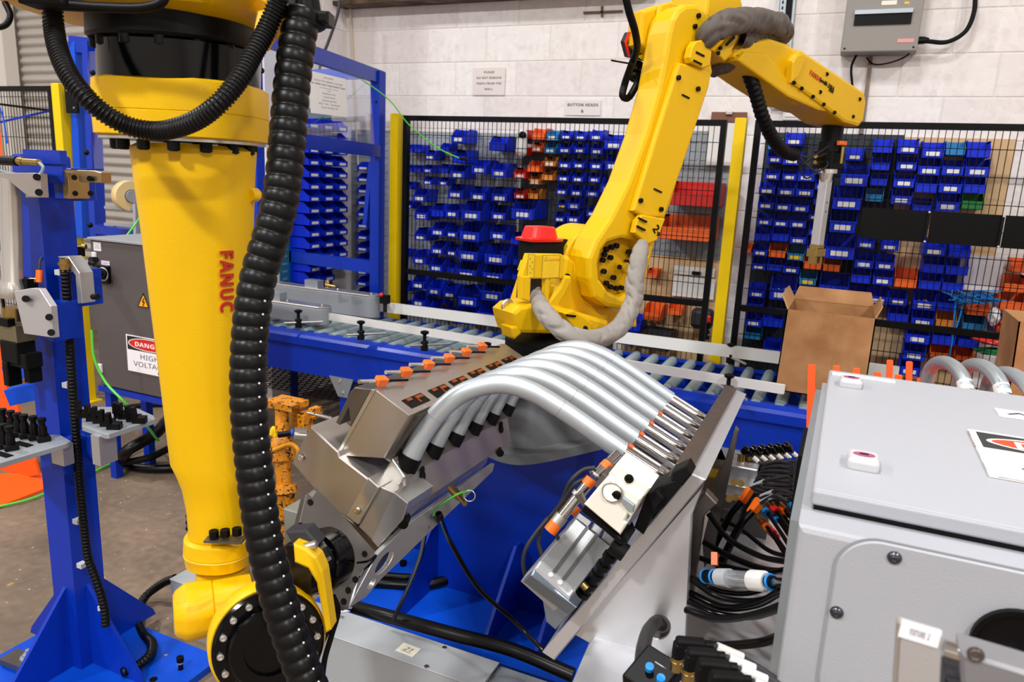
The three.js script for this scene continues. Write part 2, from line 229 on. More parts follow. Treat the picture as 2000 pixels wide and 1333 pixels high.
// ================================================================ safety fence
const FZ = -4.1;
{
  const mk = (a, b, top, rails, label) => {                        // a, b: panel ends at floor level
    const d = b.clone().sub(a), L = d.length(); d.normalize();
    const p = thing('wire_fence', label, 'fence panel', 'black wire mesh fence panels');
    const u = (s, y) => a.clone().addScaledVector(d, s).setY(y);
    part(p, 'stile', bar(u(0.02, 0.1), u(0.02, top), 0.04, 0.03, d), M.black); part(p, 'stile', bar(u(L - 0.02, 0.1), u(L - 0.02, top), 0.04, 0.03, d), M.black);
    for (const y of [top - 0.015, 0.115, ...rails]) part(p, 'rail', bar(u(0.02, y), u(L - 0.02, y), 0.03, 0.03, UP), M.black);
    const w = [], n = Math.floor((L - 0.08) / 0.0285), th = 0.0032;
    for (let i = 1; i <= n; i++) w.push(bar(u(0.04 + i * (L - 0.08) / (n + 1), 0.12), u(0.04 + i * (L - 0.08) / (n + 1), top - 0.02), th, th, d));
    for (let y = 0.2; y < top - 0.03; y += 0.124) w.push(bar(u(0.04, y), u(L - 0.04, y), th, th * 1.2, UP));
    const o = part(p, 'wire_mesh', w, M.black); o.userData.kind = 'stuff'; return p;
  };
  mk(V(-2.6, 0, FZ), V(-0.64, 0, FZ), 1.925, [0.962], 'black wire mesh fence panel behind the upright robot, in front of most blue bins');
  mk(V(-0.51, 0, FZ), V(1.55, 0, FZ), 1.925, [0.962], 'black wire mesh fence panel carrying the solid black sheets');
  mk(V(-6.3, 0, -3.22), V(-4.56, 0, -3.22), 2.0, [0.95], 'black wire mesh fence panel in front of the roller shutter');
  const post = (x, z, h, label, s = 0.07) => { const p = thing('fence_post', label, 'fence post', 'yellow fence posts'); part(p, 'post', [bar(V(x, 0, z), V(x, h, z), s, s * 0.8, V(1, 0, 0), 0.004)], M.yellow2); part(p, 'foot_plate', box(0.15, 0.01, 0.12, V(x, 0.005, z)), M.yellow2); const b = []; for (let y = 0.3; y < h; y += 0.22) b.push(rod(V(x, y, z + s * 0.4), V(x, y, z + s * 0.4 + 0.003), 0.004, 8)); part(p, 'bolt', b, M.black); return p; };
  post(-2.65, FZ, 1.935, 'yellow square fence post beside the blue machine door');
  post(-0.575, FZ, 1.935, 'yellow square fence post between the two wire mesh panels');
  post(-4.47, -3.2, 2.01, 'yellow fence post with black lock plate near the roller shutter', 0.085);
  const lk = thing('gate_lock', 'black gate lock bracket bolted to the yellow post by the shutter', 'lock'); const q = at(143, 195, 4.5);
  part(lk, 'plate', box(0.1, 0.16, 0.02, q.clone().add(V(0.03, 0, 0.03)), V(1, 0, 0), UP, 0.006), M.blackMatt); many(lk, 'bolt', [[-0.02, 0.05], [0.03, -0.05]].map(([a, b]) => bolt(q.clone().add(V(0.03 + a, b, 0.04)), V(0, 0, 1), 0.006, 0.005)), M.chrome);
  // solid black sheets on the right panel
  [[0.045, 0.34], [0.345, 0.64], [0.645, 0.95]].forEach(([a, b], i) => {
    const s = thing('black_sheet', ['plain black sheet clipped to the fence mesh, end piece by the gripper', 'plain black sheet clipped to the fence mesh between two other sheets', 'plain black sheet clipped to the fence mesh, outer end of the row'][i], 'sheet', 'black sheets on the fence');
    part(s, 'sheet', box(b - a, 0.148, 0.006, V((a + b) / 2, 1.448, FZ + 0.02), V(1, 0, 0), UP, 0.001), M.black); part(s, 'ridge', box(0.012, 0.148, 0.012, V(b - 0.006, 1.448, FZ + 0.028)), M.blackMatt);
    many(s, 'clip', [ball(V(b - 0.006, 1.517, FZ + 0.037), 0.005), ball(V(b - 0.006, 1.379, FZ + 0.037), 0.005)], M.white);
  });
}
// ================================================================ storage bins
{
  const bins = {};
  const mat = { b: M.bin, o: M.binOrange, r: M.binRed, t: M.binTeal, g: M.binGreen, a: M.binAmber };
  const cname = { b: 'blue', o: 'orange', r: 'red', t: 'teal', g: 'green', a: 'amber' };
  const screws = []; for (let i = 0; i < 16; i++) screws.push(new THREE.BoxGeometry(rnd(0.1, 0.25), rnd(0.05, 0.12), rnd(0.1, 0.22)).rotateX(rnd(3)).rotateZ(rnd(3)).translate(rnd(-0.33, 0.33), rnd(-0.03, 0.08), rnd(-0.75, -0.2)));
  const screwG = merge(screws), screwM = S(0x232325, 0.35, 0.6), bagM = S(0xcfccd0, 0.3);
  const proto = (c, w, h, d, tag, fill) => {
    const k = [c, w, h, d, tag, fill].join(); if (bins[k]) return bins[k];
    const t = 0.0025, side = new THREE.Shape([[0, 0], [0, 0.5 * h], [-0.07 * d, 0.56 * h], [-0.34 * d, h], [-d, h], [-d, 0]].map(a => new THREE.Vector2(...a)));
    const sg = ext(side, t, 0).rotateY(-Math.PI / 2);              // shape x runs along z
    const body = merge([sg.clone().translate(-w / 2 + t, 0, 0), sg.clone().translate(w / 2, 0, 0), new THREE.BoxGeometry(w, t, d).translate(0, t / 2, -d / 2), new THREE.BoxGeometry(w, 0.48 * h, t).translate(0, 0.24 * h, -t / 2), new THREE.BoxGeometry(w, h, t).translate(0, h / 2, -d + t / 2), new THREE.BoxGeometry(w * 1.03, 0.07 * h, 0.006).translate(0, 0.49 * h, 0), new THREE.BoxGeometry(0.005, 0.012, 0.66 * d).translate(-w / 2, h - 0.006, -0.67 * d), new THREE.BoxGeometry(0.005, 0.012, 0.66 * d).translate(w / 2, h - 0.006, -0.67 * d)]);
    return bins[k] = { body, mat: mat[c], tag, tagG: new THREE.BoxGeometry(Math.min(0.6 * w, 0.085), Math.min(0.24 * h, 0.026), 0.002).translate(0, 0.24 * h, 0.0015), fill, w, h, d };
  };
  const fillG = {};
  const place = (pos, turn, c, w, h, d, tag, fill, label, group) => {
    const p = proto(c, w, h, d, tag, fill); const o = thing('storage_bin', label, 'storage bin', group); o.userData.seated = 1;
    const part2 = (n, g, m) => { const e = part(o, n, g, m); return e; };
    part2('body', p.body, p.mat); if (tag) part2('label_card', p.tagG, tag === 'y' ? M.tagYellow : M.cardTag);
    if (fill) { const k = [w, h, d].join(); const g = fillG[k] ??= screwG.clone().scale(w * 1.2, h, d).translate(0, h * 0.3, 0); const e = part2('contents', g, fill === 'w' ? bagM : screwM); e.userData.kind = 'stuff'; }
    o.position.copy(pos); o.rotation.y = turn; return o;
  };
  const boxes = [], q5 = v => Math.round(v * 200) / 200;
  // each row: zoom origin, scale, then front extents [x0, x1, bottom, colour, card, fill] read off the photograph at the wall's depth
  const wall = (ou, ov, sc, place1, list) => { for (const [x0, x1, yb, c = 'b', tag = 1, fill = 0] of list) {
    const u = ou + (x0 + x1) / 2 / sc, v = ov + yb / sc, wp = (x1 - x0) / sc;
    let w = q5(wp * atZ(u, v, WZ + 0.2).sub(EYE).dot(cam.fw) / FPX * 1.03); w = Math.max(0.06, Math.min(0.24, w)); const big = w > 0.125;
    const d = q5(Math.min(big ? 0.23 : 0.165, w * 1.75)), h = q5(Math.min(0.12, w * (big ? 1.0 : 0.84)));
    const p = atZ(u, v, WZ + 0.025 + d); const bb = { x0: p.x - w / 2 - 0.003, x1: p.x + w / 2 + 0.003, y0: p.y, y1: p.y + h }; for (const e of boxes) { const ox = Math.min(bb.x1, e.x1) - Math.max(bb.x0, e.x0), oy = Math.min(bb.y1, e.y1) - Math.max(bb.y0, e.y0); if (ox > 0 && oy > 0) { let s; if (ox < oy * 1.4) { s = (p.x < (e.x0 + e.x1) / 2 ? -1 : 1) * (ox + 0.001); p.x += s; bb.x0 += s; bb.x1 += s; } else { s = (p.y < e.y0 ? -1 : 1) * (oy + 0.001); p.y += s; bb.y0 += s; bb.y1 += s; } } } boxes.push(bb);
    const label = `${big ? 'large' : 'small'} ${cname[c]} bin ${tag === 'y' ? 'with yellow card' : tag ? 'with white card' : 'without card'}${fill ? ' and parts' : ''} ${place1}`;
    place(p, 0, c, w, h, d, tag, fill, label, `${cname[c]} storage bins ${place1}`);
  } };
  const A = 'behind the fence by the clear door', B = 'behind the fence with black sheets';
  wall(780, 230, 6.667, A, [[660, 870, 330], [1160, 1385, 430, 'b', 0], [60, 180, 450, 'b', 0], [190, 300, 450, 'b', 0], [325, 465, 548], [525, 650, 435, 'b', 0], [680, 880, 595, 'b', 0, 1], [65, 170, 708, 'b', 0], [180, 295, 712, 'b', 0], [302, 425, 718], [505, 640, 722, 'b', 0], [655, 855, 795], [930, 1140, 730], [1190, 1395, 775], [302, 425, 872], [505, 630, 882], [50, 155, 930], [165, 350, 1095], [620, 830, 1050], [915, 1125, 1080, 'b', 1, 1], [1190, 1415, 1100, 'b', 1, 1], [60, 165, 1180], [185, 380, 1330], [395, 585, 1292, 'b', 0, 1], [590, 780, 1300], [790, 1075, 1340], [1180, 1390, 1335, 'b', 1, 1], [1450, 1755, 1325, 'b', 1, 1],
    [1520, 1650, 270, 'r', 0], [1500, 1650, 490, 'r', 0], [1480, 1650, 795, 'r', 1, 1], [1490, 1645, 1060, 'r'], [1715, 1885, 282, 'o', 0], [1705, 1862, 447, 'o', 1], [1665, 1835, 705, 'o', 0], [1680, 1835, 872, 'a', 1], [1665, 1820, 1062, 'a', 0]]);
  wall(1020, 240, 6.667, A, [[310, 465, 228, 't'], [280, 435, 398, 't'], [270, 435, 572, 'a'], [250, 405, 752, 'a', 0, 'w'], [495, 640, 222, 'b', 1, 'w'], [680, 830, 228], [880, 1035, 228], [1060, 1305, 352, 'b', 1, 'w'], [465, 630, 397], [670, 815, 397], [885, 1045, 412], [1070, 1310, 622], [465, 630, 592], [660, 805, 592], [880, 1035, 604], [460, 605, 762], [645, 795, 772], [860, 1005, 777], [1010, 1235, 912, 'b', 1, 'w'], [430, 585, 937, 'b', 1, 'w'], [625, 775, 952], [830, 985, 962, 'b', 1, 'w'], [455, 575, 1112, 'b', 'y'], [585, 745, 1122], [830, 985, 1222, 'b', 1, 'w'], [990, 1180, 1112], [410, 555, 1292], [570, 745, 1302, 'b', 1, 'w'], [400, 560, 1440], [590, 740, 1450]]);
  wall(780, 420, 6.667, A, [[185, 358, 332], [400, 588, 272], [600, 765, 292], [770, 1045, 347, 'b', 1], [1170, 1388, 322], [1440, 1620, 392, 'b', 0], [20, 128, 545], [160, 355, 642], [400, 578, 512], [600, 740, 532], [745, 1025, 602, 'b', 1, 1], [1100, 1395, 645, 'b', 1, 1], [1430, 1600, 655, 'b', 0, 1], [380, 568, 738], [600, 725, 745, 'b', 0], [730, 1005, 805, 'b', 1, 1], [1070, 1355, 835, 'b', 1, 1], [1450, 1600, 845, 'b', 0], [0, 128, 992], [150, 330, 962, 'b', 1, 1], [360, 548, 1042], [560, 738, 1082], [750, 1015, 1195, 'b', 1, 1], [1050, 1345, 1122, 'b', 1, 1], [1430, 1600, 1115, 'b', 0], [150, 338, 1195], [370, 555, 1302], [700, 970, 1345, 'b', 0], [0, 110, 1235, 'b', 0], [1000, 1300, 1400, 'b', 0], [590, 690, 1330]]);
  wall(1430, 250, 6.667, B, [[690, 905, 228], [460, 640, 285, 't', 0], [450, 640, 455], [660, 875, 480], [415, 600, 675], [650, 830, 685], [855, 1055, 695], [1110, 1260, 605], [1070, 1240, 805], [1060, 1230, 1005], [1000, 1150, 1200], [350, 540, 865], [590, 795, 885], [825, 1030, 895], [335, 525, 1058], [555, 745, 1078], [785, 985, 1098], [325, 505, 1268], [530, 718, 1288], [725, 925, 1303], [1480, 1690, 425], [1410, 1735, 765, 'b', 1, 1], [1310, 1645, 1065, 'b', 1], [1275, 1580, 1350, 'b', 1, 1]]);
  wall(1440, 440, 6.667, B, [[225, 412, 202, 'b', 0], [430, 638, 207, 'b', 0], [650, 848, 242], [890, 1060, 130], [205, 382, 402], [405, 605, 425, 'o', 0, 'w'], [630, 835, 462, 't', 'y', 1], [880, 1085, 375], [1130, 1475, 440], [185, 358, 582], [385, 570, 595, 'b', 0], [585, 778, 628], [830, 1045, 575, 'o', 0], [1090, 1305, 605, 'o', 0, 1], [790, 1000, 785, 't', 'y'], [1070, 1400, 945, 'b', 1, 1], [1520, 1748, 562], [1800, 2020, 582], [1490, 1718, 738, 'b', 0], [1765, 1988, 762], [150, 342, 942], [430, 738, 985, 'b', 1, 'w'], [785, 1005, 985, 'b', 0, 1], [1420, 1628, 1002], [1710, 1938, 1032], [120, 320, 1065, 'b', 0], [105, 300, 1322], [330, 560, 1325, 'b', 0], [1560, 1765, 302], [1870, 2080, 332], [90, 290, 1490, 't', 0], [330, 540, 1700, 'b', 1], [1975, 2150, 1280, 'b', 0]]);
  wall(1700, 250, 6.667, B, [[40, 265, 322, 'b', 0], [360, 600, 335], [680, 928, 392], [950, 1165, 352, 't', 0], [1250, 1505, 388, 'b', 0], [0, 212, 548, 'b', 0], [350, 578, 550], [635, 885, 578], [910, 1155, 585], [1215, 1485, 610], [0, 198, 752, 'b', 0], [320, 555, 775], [585, 832, 805, 'b', 0], [880, 1135, 818], [1190, 1435, 828, 'b', 0], [-60, 150, 945, 't', 0], [280, 508, 995], [505, 728, 1108, 'b', 0, 1], [800, 1062, 1035], [1145, 1388, 1045, 'g', 0]]);
  wall(1700, 450, 6.667, B, [[700, 940, 335], [1035, 1270, 365, 'b', 0], [685, 930, 558, 'b', 0], [960, 1205, 580, 'b', 0], [320, 568, 745, 'o', 0], [640, 885, 770, 'b', 0], [910, 1142, 790, 'b', 0], [0, 200, 955], [245, 488, 1100, 'b', 0], [565, 818, 1038, 'b', 1, 'w'], [880, 1118, 1055, 'b', 0], [545, 795, 1245], [855, 1080, 1270, 'a', 0], [1265, 1515, 1115, 'o', 0, 1], [1205, 1455, 1315, 't', 0], [1690, 1985, 1060, 'o', 0, 'w'], [1740, 1985, 835, 'o', 0, 'w'], [1850, 2050, 555, 'o', 0]]);
  wall(1700, 580, 6.667, B, [[480, 738, 582], [820, 1075, 615, 'b', 0], [1150, 1388, 660, 'b', 0], [440, 695, 772], [780, 998, 825, 'o', 0], [1100, 1305, 865, 'o', 0], [390, 628, 978], [1610, 1870, 510, 't', 0, 'w']]);
  // small single bins by the board and the two wide red trays
  wall(1200, 530, 6.667, 'on the wooden board behind the upright robot', [[370, 590, 640, 'o', 0], [690, 870, 570, 'o', 0], [430, 540, 85, 'o', 0], [120, 330, 780, 'b', 0], [30, 250, 930, 'b', 0, 'w']]);
  [[1302, 1400, 403, 'red'], [1285, 1388, 470, 'orange-red']].forEach(([a, b, v, n], i) => { const l = atZ(a, v, WZ + 0.28), r = atZ(b, v, WZ + 0.28); place(lerp(l, r, 0.5), 0, i ? 'o' : 'r', l.distanceTo(r), 0.135, 0.25, 0, i ? 'w' : 0, i ? 'wide orange-red parts tray with white bags inside on the grey louvre panel' : 'wide empty red parts tray on the grey louvre panel'); });
  wall(1420, 440, 6.667, 'by the yellow middle post', [[195, 290, 355, 'o', 0]]);
  // the bins seen through the clear machine door: on the pier wall, fronts facing sideways
  for (let r = 0; r < 15; r++) for (let k = 0; k < 3; k++) { if ((r > 12 && k > 1)) continue; const y = 1.83 - r * 0.0775; place(V(LX + 0.022 + 0.15, y, -4.02 - k * 0.15), Math.PI / 2, 'b', 0.11, 0.072, 0.15, 1, 0, 'small blue bin with white card in the rows behind the clear door', 'blue storage bins on the side wall'); }
  for (let r = 0; r < 12; r++) place(atZ(709 - r * 0.2, 333 + r * 22.6, WZ + 0.17), 0, 'b', 0.1, 0.06, 0.15, 1, 0, 'small blue bin with white card in the single column in the wall corner', 'blue storage bins in the wall corner');
  // louvre panels and boards behind them
  const louvre = (x0, x1, y0, y1, m, label, z = WZ + 0.012) => { const o = thing('louvre_panel', label, 'louvre panel'); part(o, 'sheet', box(x1 - x0, y1 - y0, 0.006, V((x0 + x1) / 2, (y0 + y1) / 2, z)), m); const g = []; for (let y = y0 + 0.03; y < y1; y += 0.05) for (let x = x0 + 0.04; x < x1 - 0.02; x += 0.062) g.push(box(0.045, 0.014, 0.006, V(x, y, z + 0.005))); const s = part(o, 'louvres', g, m); s.userData.kind = 'stuff'; };
  louvre(-3.35, -2.02, 0.5, 1.86, S(0x9aa0a6, 0.5, 0.3), 'pale grey louvre panel holding the bins left of the upright robot');
  louvre(-2.0, -1.3, 0.5, 1.86, S(0x3c4248, 0.5, 0.3), 'dark grey louvre panel behind the red and teal bins');
  louvre(-1.25, -0.62, 1.16, 1.9, S(0x8f9499, 0.5, 0.3), 'grey louvre panel holding the wide red trays');
  louvre(-0.5, 0.2, 0.5, 1.9, S(0x2a3138, 0.5, 0.3), 'dark slate louvre panel between wood boards right of the middle post');
  single('wood_board', box(0.62, 0.85, 0.012, V(-0.93, 0.73, WZ + 0.016)), M.wood, 'bare wooden board under the grey louvre panel', 'board');
  single('wood_board', box(0.5, 1.38, 0.012, V(0.455, 1.2, WZ + 0.016)), M.wood, 'bare wooden board behind the bins at the end of the wall', 'board');
  const sl = thing('louvre_panel', 'teal louvre panel on the side wall behind the clear door', 'louvre panel'); part(sl, 'sheet', box(0.006, 1.4, 0.55, V(LX + 0.011, 1.27, -4.13)), S(0x1d6f86, 0.5, 0.3));
  const lg = []; for (let y = 0.6; y < 1.95; y += 0.05) lg.push(box(0.008, 0.014, 0.04, V(LX + 0.014, y, -3.9))); part(sl, 'louvres', lg, M.galv).userData.kind = 'stuff';
}
// ================================================================ things on the back wall
const wz = (u, v, o = 0.02) => atZ(u, v, WZ + o), XR = V(1, 0, 0), ZF = V(0, 0, 1);
const print = (w, h, draw, bg = '#f0efec') => S(0xffffff, 0.6, 0, { map: tex(w, h, (c) => { c.fillStyle = bg; c.fillRect(0, 0, w, h); c.fillStyle = '#222'; c.textAlign = 'center'; c.textBaseline = 'middle'; draw(c); }) });
const lines = (c, w, y0, dy, arr, font0) => arr.forEach((t, i) => { c.font = font0; c.fillText(t, w / 2, y0 + i * dy); });
function sheet(name, u0, v0, u1, v1, m, label, category, off = 0.012, t = 0.002) { const a = wz(u0, v0, off), b = wz(u1, v1, off); const o = thing(name, label, category); card('sheet', Math.abs(b.x - a.x), Math.abs(a.y - b.y), t, lerp(a, b, 0.5), XR, UP, m, o); return o; }
{
  const a = wz(1641, 102, 0.16), b = wz(1791, 98, 0.16), w = b.x - a.x, h = 0.52, cx = (a.x + b.x) / 2, y0 = a.y;
  const f = thing('fuse_box', 'grey metal fuse box with switch strip high on the white wall', 'fuse box');
  part(f, 'case', box(w, h, 0.14, V(cx, y0 + h / 2, WZ + 0.085), XR, UP, 0.006), S(0x8b8681, 0.5));
  part(f, 'breaker_strip', box(w * 0.74, 0.052, 0.012, V(cx + 0.0, y0 + 0.155, WZ + 0.158)), M.black); part(f, 'strip_cover', box(w * 0.75, 0.02, 0.022, V(cx, y0 + 0.19, WZ + 0.162)), M.galv);
  for (let i = 0; i < 4; i++) part(f, 'switch', box(0.055, 0.045, 0.02, V(cx - 0.13 + i * 0.085, y0 + 0.31, WZ + 0.165), XR, UP, 0.004), M.black);
  part(f, 'rating_label', box(0.075, 0.018, 0.002, V(cx + 0.12, y0 + 0.05, WZ + 0.156)), S(0xd99a93, 0.5)); part(f, 'rating_label', box(0.07, 0.02, 0.002, V(cx + 0.02, y0 + 0.232, WZ + 0.156)), M.cream);
  part(f, 'rating_label', box(0.022, 0.012, 0.002, V(cx + 0.1, y0 + 0.228, WZ + 0.156)), M.tagYellow); many(f, 'screw', [[-1, 0], [1, 0], [1, 0.3]].map(([s, y]) => rod(V(cx + s * (w / 2 - 0.018), y0 + 0.018 + y, WZ + 0.155), V(cx + s * (w / 2 - 0.018), y0 + 0.018 + y, WZ + 0.158), 0.005, 8)), M.black);
  const k = thing('supply_cable', 'thick black cable curving up from the side of the grey fuse box', 'cable');
  part(k, 'sheath', tube([V(b.x + 0.005, y0 + 0.06, WZ + 0.09), wz(1815, 81, 0.09), wz(1850, 82, 0.08), wz(1885, 62, 0.07), wz(1902, 25, 0.06), wz(1905, -30, 0.05)], 0.011, 40), M.blackMatt); part(k, 'gland', turned(V(b.x, y0 + 0.06, WZ + 0.09), XR, [[0, 0], [0, 0.02], [0.03, 0.018], [0.05, 0.011], [0.05, 0]], 14), M.black);
  single('thin_cable', tube([V(cx - 0.1, y0, WZ + 0.06), wz(1663, 130, 0.04), wz(1665, 175, 0.015), wz(1664, 235, 0.015)], 0.006, 24, 8), M.blackMatt, 'thin black cable hanging from underneath the fuse box', 'cable');
  single('thin_cable', tube([V(b.x - 0.03, y0 + 0.04, WZ + 0.1), wz(1775, 105, 0.09), wz(1740, 122, 0.05), wz(1705, 125, 0.03), wz(1692, 112, 0.03)], 0.004, 24, 8), M.blackMatt, 'thin black wire looping under the fuse box', 'cable');
  single('wooden_strip', bar(wz(1702, 103, 0.012), wz(1682, 262, 0.012), 0.03, 0.02, XR), S(0x7b6a5b, 0.7), 'brown strip running down the wall below the fuse box', 'strip');
  const t = thing('cable_tray', 'galvanised perforated cable tray running up the white wall', 'cable tray'); const p = wz(1533, 0, 0.03), q = wz(1520, 212, 0.03); p.y += 0.4;
  part(t, 'channel', [bar(p, q, 0.008, 0.085, XR), bar(p.clone().add(V(-0.04, 0, 0.015)), q.clone().add(V(-0.04, 0, 0.015)), 0.03, 0.004, XR), bar(p.clone().add(V(0.04, 0, 0.015)), q.clone().add(V(0.04, 0, 0.015)), 0.03, 0.004, XR)], M.galv);
  const hl = []; for (let i = 0; i < 34; i++) for (const s of [-0.022, 0, 0.022]) hl.push(box(0.009, 0.016, 0.002, lerp(p, q, (i + 0.5) / 34).add(V(s, 0, 0.006)))); part(t, 'slots', hl, M.charcoal).userData.kind = 'stuff';
  part(t, 'cable', [bar(lerp(p, q, 0).add(V(0.012, 0, 0.016)), lerp(p, q, 0.62).add(V(0.012, 0, 0.016)), 0.02, 0.03, XR)], M.blackMatt);
  const s = thing('wall_socket', 'white electrical socket box at the foot of the cable tray', 'socket'); const c = wz(1546, 221, 0.04); part(s, 'box', round(0.085, 0.085, 0.06, 0.008, c), M.white); part(s, 'plate', box(0.06, 0.05, 0.006, c.clone().add(V(0, 0, 0.032)), XR, UP, 0.002), M.paper);
  sheet('wall_notice', 925, 133, 985, 186, print(256, 224, c => { c.fillStyle = '#4c4644'; lines(c, 256, 36, 46, ['PLEASE', 'DO NOT REMOVE', 'TRAYS FROM THE', 'WALL'], 'bold 25px sans-serif'); }, '#dcd3cf'), 'pale paper notice with four printed lines stuck on the white block wall', 'notice');
  sheet('wall_label', 1104, 196, 1172, 226, print(256, 112, c => { lines(c, 256, 34, 46, ['BUTTON HEADS', '&'], 'bold 30px sans-serif'); }, '#e0d9d5'), 'paper label reading BUTTON HEADS above the fence', 'label');
  const br = thing('rusty_bracket', 'thin rusty iron bracket set in the white wall beside the upright robot', 'bracket'); part(br, 'bar', bar(wz(1140, 25, 0.015), wz(1216, 22, 0.015), 0.012, 0.012), S(0x6d5647, 0.8)); part(br, 'peg', bar(wz(1176, 12, 0.015), wz(1176, 33, 0.015), 0.012, 0.012, ZF), S(0x77503a, 0.85));
  const cb = sheet('clipboard', 1387, 240, 1432, 324, M.paper, 'white paper on a brown clipboard hung beside the yellow middle post', 'clipboard', 0.05); { const e = wz(1424, 228, 0.03); part(cb, 'board', box(0.2, 0.05, 0.008, e), S(0x7a4a33, 0.6)); part(cb, 'clip', round(0.04, 0.025, 0.02, 0.006, e.clone().add(V(0, 0.02, 0.01))), M.steel); }
  const pp = sheet('hanging_papers', 1316, 538, 1393, 586, M.paper, 'white papers held by a black bulldog clip on the wooden board', 'papers', 0.06, 0.004); part(pp, 'clip', box(0.05, 0.02, 0.02, wz(1360, 534, 0.07)), M.black); part(pp, 'back_sheet', box(0.25, 0.05, 0.004, wz(1355, 530, 0.05)), M.paper);
  const dr = thing('power_drill_case', 'dark grey tool case with a red panel hung on the wooden board', 'tool case'); const e = wz(1372, 622, 0.1); part(dr, 'body', round(0.13, 0.12, 0.1, 0.03, e), M.charcoal); part(dr, 'panel', round(0.045, 0.06, 0.02, 0.01, e.clone().add(V(0.035, 0.0, 0.048))), M.red);
  const bd = thing('dark_tray', 'dark grey open tray on the floor shelf behind the white rail', 'tray'); const g = wz(1290, 655, 0.12); part(bd, 'tray', [box(0.19, 0.1, 0.01, g), box(0.19, 0.01, 0.2, g.clone().add(V(0, -0.05, 0.1))), box(0.01, 0.1, 0.2, g.clone().add(V(0.09, 0, 0.1)))], M.charcoal);
  sheet('white_board', 1878, 497, 1950, 572, S(0xd8d5d8, 0.5), 'plain white plastic board leaning at the end of the bin wall', 'board', 0.11, 0.006);
  // small security camera hung on the bins
  const sc = thing('security_camera', 'white security camera with a black glass eye in front of the red bins', 'camera'); const o = wz(1019, 283, 0.3);
  part(sc, 'body', new THREE.CapsuleGeometry(0.034, 0.1, 6, 18).translate(o.x, o.y + 0.01, o.z), M.white); part(sc, 'lens_dome', ball(o.clone().add(V(0.008, 0.055, 0.014)), 0.026, 18), M.blackGloss); part(sc, 'band', rod(o.clone().add(V(0, -0.025, 0)), o.clone().add(V(0, -0.021, 0)), 0.0352, 20), M.black); part(sc, 'bracket', bar(o.clone().add(V(0, 0, -0.03)), V(o.x, o.y, WZ + 0.01), 0.02, 0.02), M.white);
  // twine, bags
  const tw = thing('twine_bundle', 'tangled bundle of bright blue twine hanging over the bins', 'twine'); const tg = []; for (let i = 0; i < 26; i++) { const c0 = wz(rnd(1862, 1945), rnd(575, 588), 0.27); const pts = []; for (let k = 0; k < 5; k++) pts.push(c0.clone().add(V(rnd(-0.07, 0.07), rnd(-0.022, 0.025), rnd(-0.03, 0.04)))); tg.push(tube(pts, 0.003, 16, 5)); }
  part(tw, 'strands', tg, M.twine).userData.kind = 'stuff'; many(tw, 'tail', [tube([wz(1866, 590, 0.26), wz(1864, 620, 0.25), wz(1861, 650, 0.25), wz(1853, 705, 0.24)], 0.005, 20, 6), tube([wz(1882, 590, 0.26), wz(1875, 618, 0.25), wz(1868, 640, 0.25)], 0.004, 14, 6)], M.twine);
  const lump = (name, u, v, w, h, m, label, cat, off = 0.3) => { const c = wz(u, v, off); const gg = new THREE.IcosahedronGeometry(1, 4); const pp2 = gg.attributes.position; for (let i = 0; i < pp2.count; i++) { const k = 1 + 0.28 * noise.noise(pp2.getX(i) * 2.1 + u, pp2.getY(i) * 2.1, pp2.getZ(i) * 2.1 + v); pp2.setXYZ(i, pp2.getX(i) * w * k, pp2.getY(i) * h * k, pp2.getZ(i) * 0.05 * k); } gg.deleteAttribute('normal'); gg.computeVertexNormals(); return single(name, gg.translate(c.x, c.y, c.z), m, label, cat); };
  lump('plastic_bag', 1945, 667, 0.095, 0.022, S(0xd63030, 0.25), 'crumpled red plastic bag lying on a green one', 'bag'); lump('plastic_bag', 1948, 688, 0.1, 0.02, S(0x0c7a45, 0.3), 'crumpled green plastic bag under the red one', 'bag'); lump('plastic_bag', 1942, 618, 0.025, 0.045, S(0xd5d2d4, 0.2), 'clear crumpled plastic bag hanging beside the orange bins', 'bag'); lump('plastic_bag', 1957, 640, 0.032, 0.038, S(0xb5462c, 0.25), 'bag of orange plugs in the teal bin', 'bag', 0.26);
  // wires down the corner
  single('wall_conduit', tube([wz(681, -40, 0.03), wz(686, 60, 0.03), wz(693, 200, 0.03), wz(700, 330, 0.03)], 0.008, 20, 8), S(0xc9b79f, 0.6), 'thin beige conduit in the corner of the white wall', 'conduit');
  single('hanging_cable', tube([at(668, -60, 4.4), at(661, 20, 4.4), at(640, 85, 4.4), at(629, 112, 4.4), at(624, 135, 4.5)], 0.009, 20, 8), M.charcoal, 'dark cable hanging from above the clear machine door', 'cable');
  single('green_wire', tube([at(600, 90, 4.25), at(752, 188, 4.35), at(800, 245, 4.2), at(860, 292, 4.1), at(897, 309, 4.05)], 0.0035, 40, 6), M.greenWire, 'thin green wire slung from the blue door to the wire fence', 'wire');
  single('black_connector', rod(at(897, 309, 4.05), at(914, 312, 4.05), 0.009, 10), M.blackMatt, 'small black connector at the end of the slung green wire', 'connector');
}
